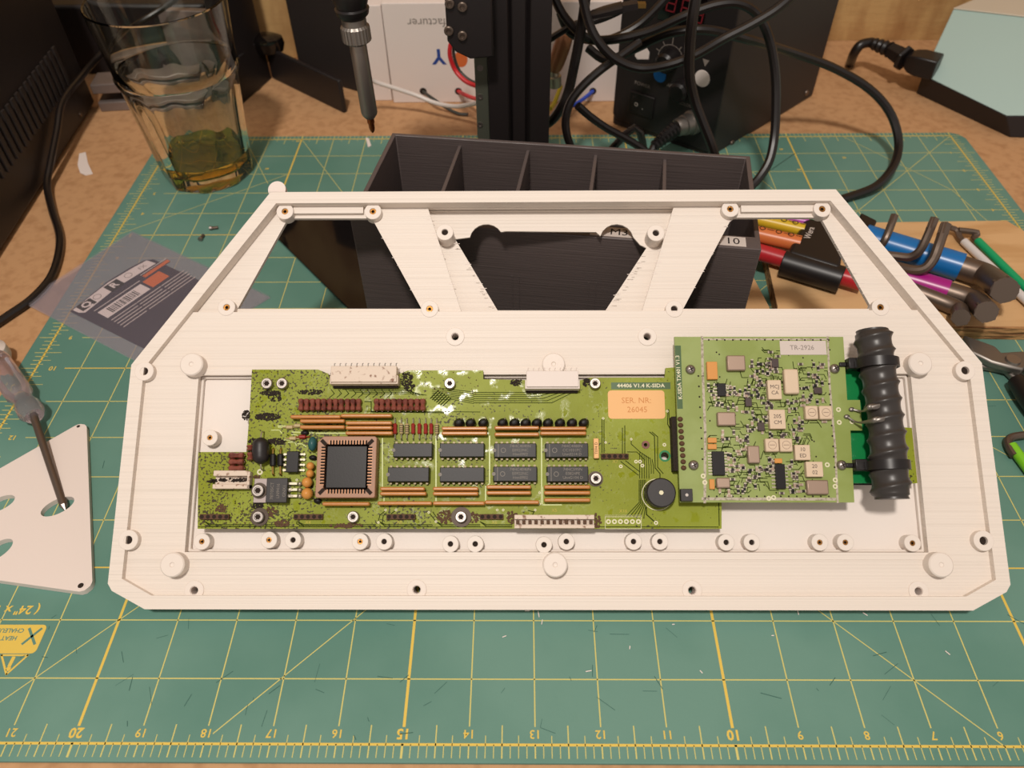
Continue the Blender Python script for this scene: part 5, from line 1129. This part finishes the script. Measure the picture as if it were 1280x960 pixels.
# ------------------------------------------------------------------ pliers and lime hook at the right edge
pr_ = thing('pliers', 'steel combination pliers with black grips beside the right tray corner', 'pliers', (260, 200, 0))
def flat_shape(name, pts, z0, z1, m_, par, bev=.8): return MB().prism([xy(x, y, z1) for x, y in pts], z0, z1).build(name, m_, par, bev=bev)
flat_shape('upper_jaw', [(1205, 418), (1222, 424), (1244, 432), (1252, 440), (1280, 438), (1295, 448), (1280, 462), (1262, 458), (1240, 452), (1215, 440)], 5, 10, 'dull_steel', pr_, 1.2)
flat_shape('lower_jaw', [(1214, 452), (1240, 452), (1262, 454), (1285, 470), (1290, 490), (1272, 476), (1258, 462), (1236, 458), (1216, 456)], 1, 5, 'dull_steel', pr_, 1.2)
c = xy(1267, 449, 11); MB().cyl(c, 4.4, 9, 11.2, 22, r2=3.6).build('pivot', 'steel', pr_)
P = [atz(1270, 476, 6), atz(1284, 492, 7), atz(1300, 512, 7), atz(1330, 545, 7)]; MB().tube(P, 5.5, 14, rs=[4.5, 6, 6.5, 6.5]).build('grip', 'black_soft', pr_)
P = [atz(1284, 462, 8), atz(1310, 470, 8), atz(1345, 482, 8)]; MB().tube(P, 5.5, 14, rs=[4, 6, 6.5]).build('grip', 'black_soft', pr_)
lh = thing('green_hex_key', 'bent steel key with lime green sleeve at the right edge of the mat', 'hex key', tuple(atz(1262, 550, 3)))
MB().tube([atz(1300, 541, 3), atz(1278, 544, 3), atz(1266, 546, 3), atz(1260, 551, 3), atz(1262, 560, 3), atz(1268, 570, 3)], 2.0, 10, smooth=4).build('steel_bar', 'dark_steel', lh)
MB().tube([atz(1264, 557, 3), atz(1305, 612, 3)], 2.7, 14, smooth=0).build('colour_sleeve', 'lime', lh)

# ------------------------------------------------------------------ plastic bag with printed card
pg = thing('plastic_bag', 'clear plastic sleeve on the mat left of the tray, under its edge', 'bag', (-230, 270, 0))
bp2 = [xy(28, 378, .4), xy(165, 290, .4), xy(338, 372, .4), xy(190, 462, .4)]
MB().prism(bp2, .1, .35).build('bag_back', 'film', pg)
MB().prism([(x * .998, y) for x, y in bp2], 1.5, 1.7).build('bag_front', 'film_front', pg)
CR = [xy(86, 388, 1), xy(186, 323, 1), xy(254, 357, 1), xy(178, 446, 1)]
cdp = thing('printed_card', 'dark navy printed card with white band and barcode inside the plastic sleeve', 'card', (-240, 275, 0))
c0 = Vector((*CR[0], 0)); u_ = (Vector((*CR[1], 0)) - c0); LU = u_.length; u_.normalize(); v_ = Vector((u_.y, -u_.x, 0)); LV = (Vector((*CR[3], 0)) - c0).dot(v_)
KT = Matrix.Translation(c0) @ Matrix(((u_.x, -v_.x, 0, 0), (u_.y, -v_.y, 0, 0), (0, 0, 1, 0), (0, 0, 0, 1)))      # x along the band, y upward
LV = max(LV, 42)
b = MB(KT); b.prism([(0, -1), (8, -.2), (LU * .5, 3.5), (LU * .8, 2.8), (LU - 3, 1.2), (LU + 1, -3), (LU + 2, -LV), (2, -LV)], .45, .8); b.build('card_sheet', 'navy', cdp)
b = MB(KT); b.prism([(1.5, -1.5), (LU * .5, 2.2), (LU * .82, 1.0), (LU - 2, -.4), (LU - 1, -8), (LU * .5, -6.5), (9, -9.5), (4, -10), (2, -7)], .82, .86); b.build('white_band', 'paper', cdp)
b = MB(KT)
for x in (4.2, LU * .42): b.box(x, x + 10, -8.0, -.8 + (1.5 if x > 10 else 0), .88, .92)
b.build('black_tiles', 'ink', cdp)
b = MB(KT); text(b, 'Q', 7.5, TR(9.2, -4.6, .94, 0), None, bold=.25); text(b, 'R', 7.5, TR(LU * .42 + 5, -3.4, .94, 0), None, bold=.25); b.build('tile_letters', 'paper', cdp, smooth=0)
b = MB(KT); text(b, 'FX', 4.6, TR(LU * .86, -3.8, .94, 0), None); b.ring((LU * .29, -3.8), 2.6, 2.2, .9, .94, 20); b.ring((LU * .69, -2.8), 2.6, 2.2, .9, .94, 20); b.build('band_print', 'grey_ink', cdp, smooth=0)
b = MB(KT); b.box(8, 40, -26, -16.5, .82, .86); b.build('barcode_field', 'paper', cdp)
b = MB(KT); x = 13
for i in range(18): w2 = rnd.choice((.35, .5, .8)); b.box(x, x + w2, -24.6, -18, .88, .92); x += w2 + rnd.choice((.4, .6, .8))
b.build('barcode', 'ink', cdp)
b = MB(KT); b.box(42, 55, -26, -16, .82, .87); b.box(46, 66, -14, -11, .82, .87); b.build('orange_panels', 'orange_ink', cdp)
b = MB(KT)
def dashes(x, y, n_):
    x1_ = x + n_
    while x < x1_: w2 = rnd.uniform(.8, 2.6); b.strip([(x, y), (x + w2, y)], .8, .9); x += w2 + .6
for i in range(5):
    for k in range(3):
        x = 8 + k * 19; y = -29.5 - i * 2.8
        if y > -LV + 1: dashes(x, y, 17)
for i in range(3): dashes(46, -9.6 - i * 1.6 + 8 * 0, 20) if i < 1 else None
dashes(8, -13.6, 34)
b.build('card_print', 'paper_label', cdp, smooth=0)
b = MB(KT); b.box(1, LU * .8, -LV - 2.6, -LV + .5, .4, .46); b.build('card_margin', 'paper_label', cdp)

# ------------------------------------------------------------------ white plate and screwdriver at the left
wp = thing('white_plate', 'smooth white triangular printed plate with oval holes on the mat', 'plate', (-230, 100, 0))
def rp(pts, r, n=5):
    out_ = []
    for i in range(len(pts)):
        p_ = Vector(pts[i]); a_ = (Vector(pts[i - 1]) - p_).normalized(); c_ = (Vector(pts[(i + 1) % len(pts)]) - p_).normalized()
        an = a_.angle(c_); d_ = r / math.tan(an / 2); s_ = p_ + a_ * d_; e_ = p_ + c_ * d_; ctr = p_ + (a_ + c_).normalized() * (r / math.sin(an / 2))
        for k in range(n + 1):
            q_ = s_.lerp(e_, k / n) - ctr; out_.append(tuple(ctr + q_.normalized() * r))
    return out_
P = rp([xy(108, 524, 3), xy(116, 742, 3), xy(-60, 717, 3), xy(-110, 648, 3)], 4)
def ov(px, py, rx, ry, an): c = xy(px, py, 3); return [(c[0] + rx * math.cos(t) * math.cos(an) - ry * math.sin(t) * math.sin(an), c[1] + rx * math.cos(t) * math.sin(an) + ry * math.sin(t) * math.cos(an)) for t in [2 * math.pi * i / 28 for i in range(28)]]
MB().plate(P, .05, 3, holes=[ov(72, 633, 7.6, 4.6, R(35)), ov(-1, 630, 7.0, 4.2, R(35)), ov(-4, 688, 7.2, 4.5, R(50))]).build('plate', 'white_smooth', wp, bev=.6)
for px, py, r_ in ((101, 732, 1.3), (98, 533, .9)): c = xy(px, py, 3); MB().ring(c, r_ + .5, r_, 2.9, 3.12, 14).build('hole_rim', 'white_smooth', wp); MB().cyl(c, r_, 2.9, 3.05, 14).build('screw_hole', 'hole', wp)
sd_ = thing('screwdriver', 'small screwdriver with clear handle resting on the white plate', 'screwdriver', tuple(atz(60, 590, 4)))
A_ = atz(-6, 448, 9); B_ = atz(44, 522, 8); d_ = (B_ - A_).normalized(); HL = (B_ - A_).length
ht = Matrix.Translation(A_) @ d_.to_track_quat('Z', 'Y').to_matrix().to_4x4()
b = MB(ht); b.lathe([(2, 0), (6.3, 1.5), (7.0, 5), (7.0, HL * .60), (5.0, HL * .68), (4.6, HL * .74), (6.2, HL * .82), (6.4, HL * .92), (4.6, HL * .98), (2, HL)], 48, fn=lambda a, r, z, j: r * (1 - .12 * max(0, math.cos(6 * a))) if j in (2, 3) else r); b.build('handle', 'clear', sd_)
tp_ = atz(80, 632, 2.0); b = MB(); b.tube([B_ - d_ * 3, tp_], 1.9, 12, smooth=0); b.build('shaft', 'dark_steel', sd_)
b = MB(); b.tube([tp_, tp_ + (tp_ - B_).normalized() * 3], 1.9, 8, rs=[1.9, .5], smooth=0); b.build('tip', 'steel', sd_)
tag(MB(Matrix.Translation(atz(-6, 446, 4))).lathe([(7, -4), (8.5, 0), (8, 6), (5, 9), (.5, 9.5)], 26).build('plastic_dome', 'white_smooth'), 'white rounded cap at the left edge above the screwdriver', 'dome')
# small loose bits
for px, py, an, lbl in ((265, 285, 10, 'tiny screw on the mat nearest the tray rim'), (251, 298, 80, 'tiny screw on the mat nearer the plastic sleeve')):
    p = atz(px, py, 1.3); d_ = Vector((math.cos(R(an)), math.sin(R(an)), 0)); t = thing('small_screw', lbl, 'screw', tuple(p), 'loose screws on the mat')
    MB().tube([p, p + d_ * 4], 1.0, 10, smooth=0).build('thread', 'dark_steel', t); MB().tube([p - d_ * 1.6, p], 1.5, 12, smooth=0).build('head', 'steel', t)
P = [xy(x, y, -1.5) for x, y in ((99, 192), (107, 190), (110, 204), (116, 217), (107, 219), (100, 216), (97, 206))]; tag(MB().prism(P, -1.9, -1.5).build('paper_scrap', 'paper'), 'torn white paper scrap on the bench beside the black appliance', 'paper')
P = [xy(x, y, .5) for x, y in ((457, 172), (461, 173), (464, 182), (460, 184))]; tag(MB().prism(P, .1, .7).build('plastic_sliver', 'paper'), 'small white plastic sliver at the rear edge of the mat', 'scrap')
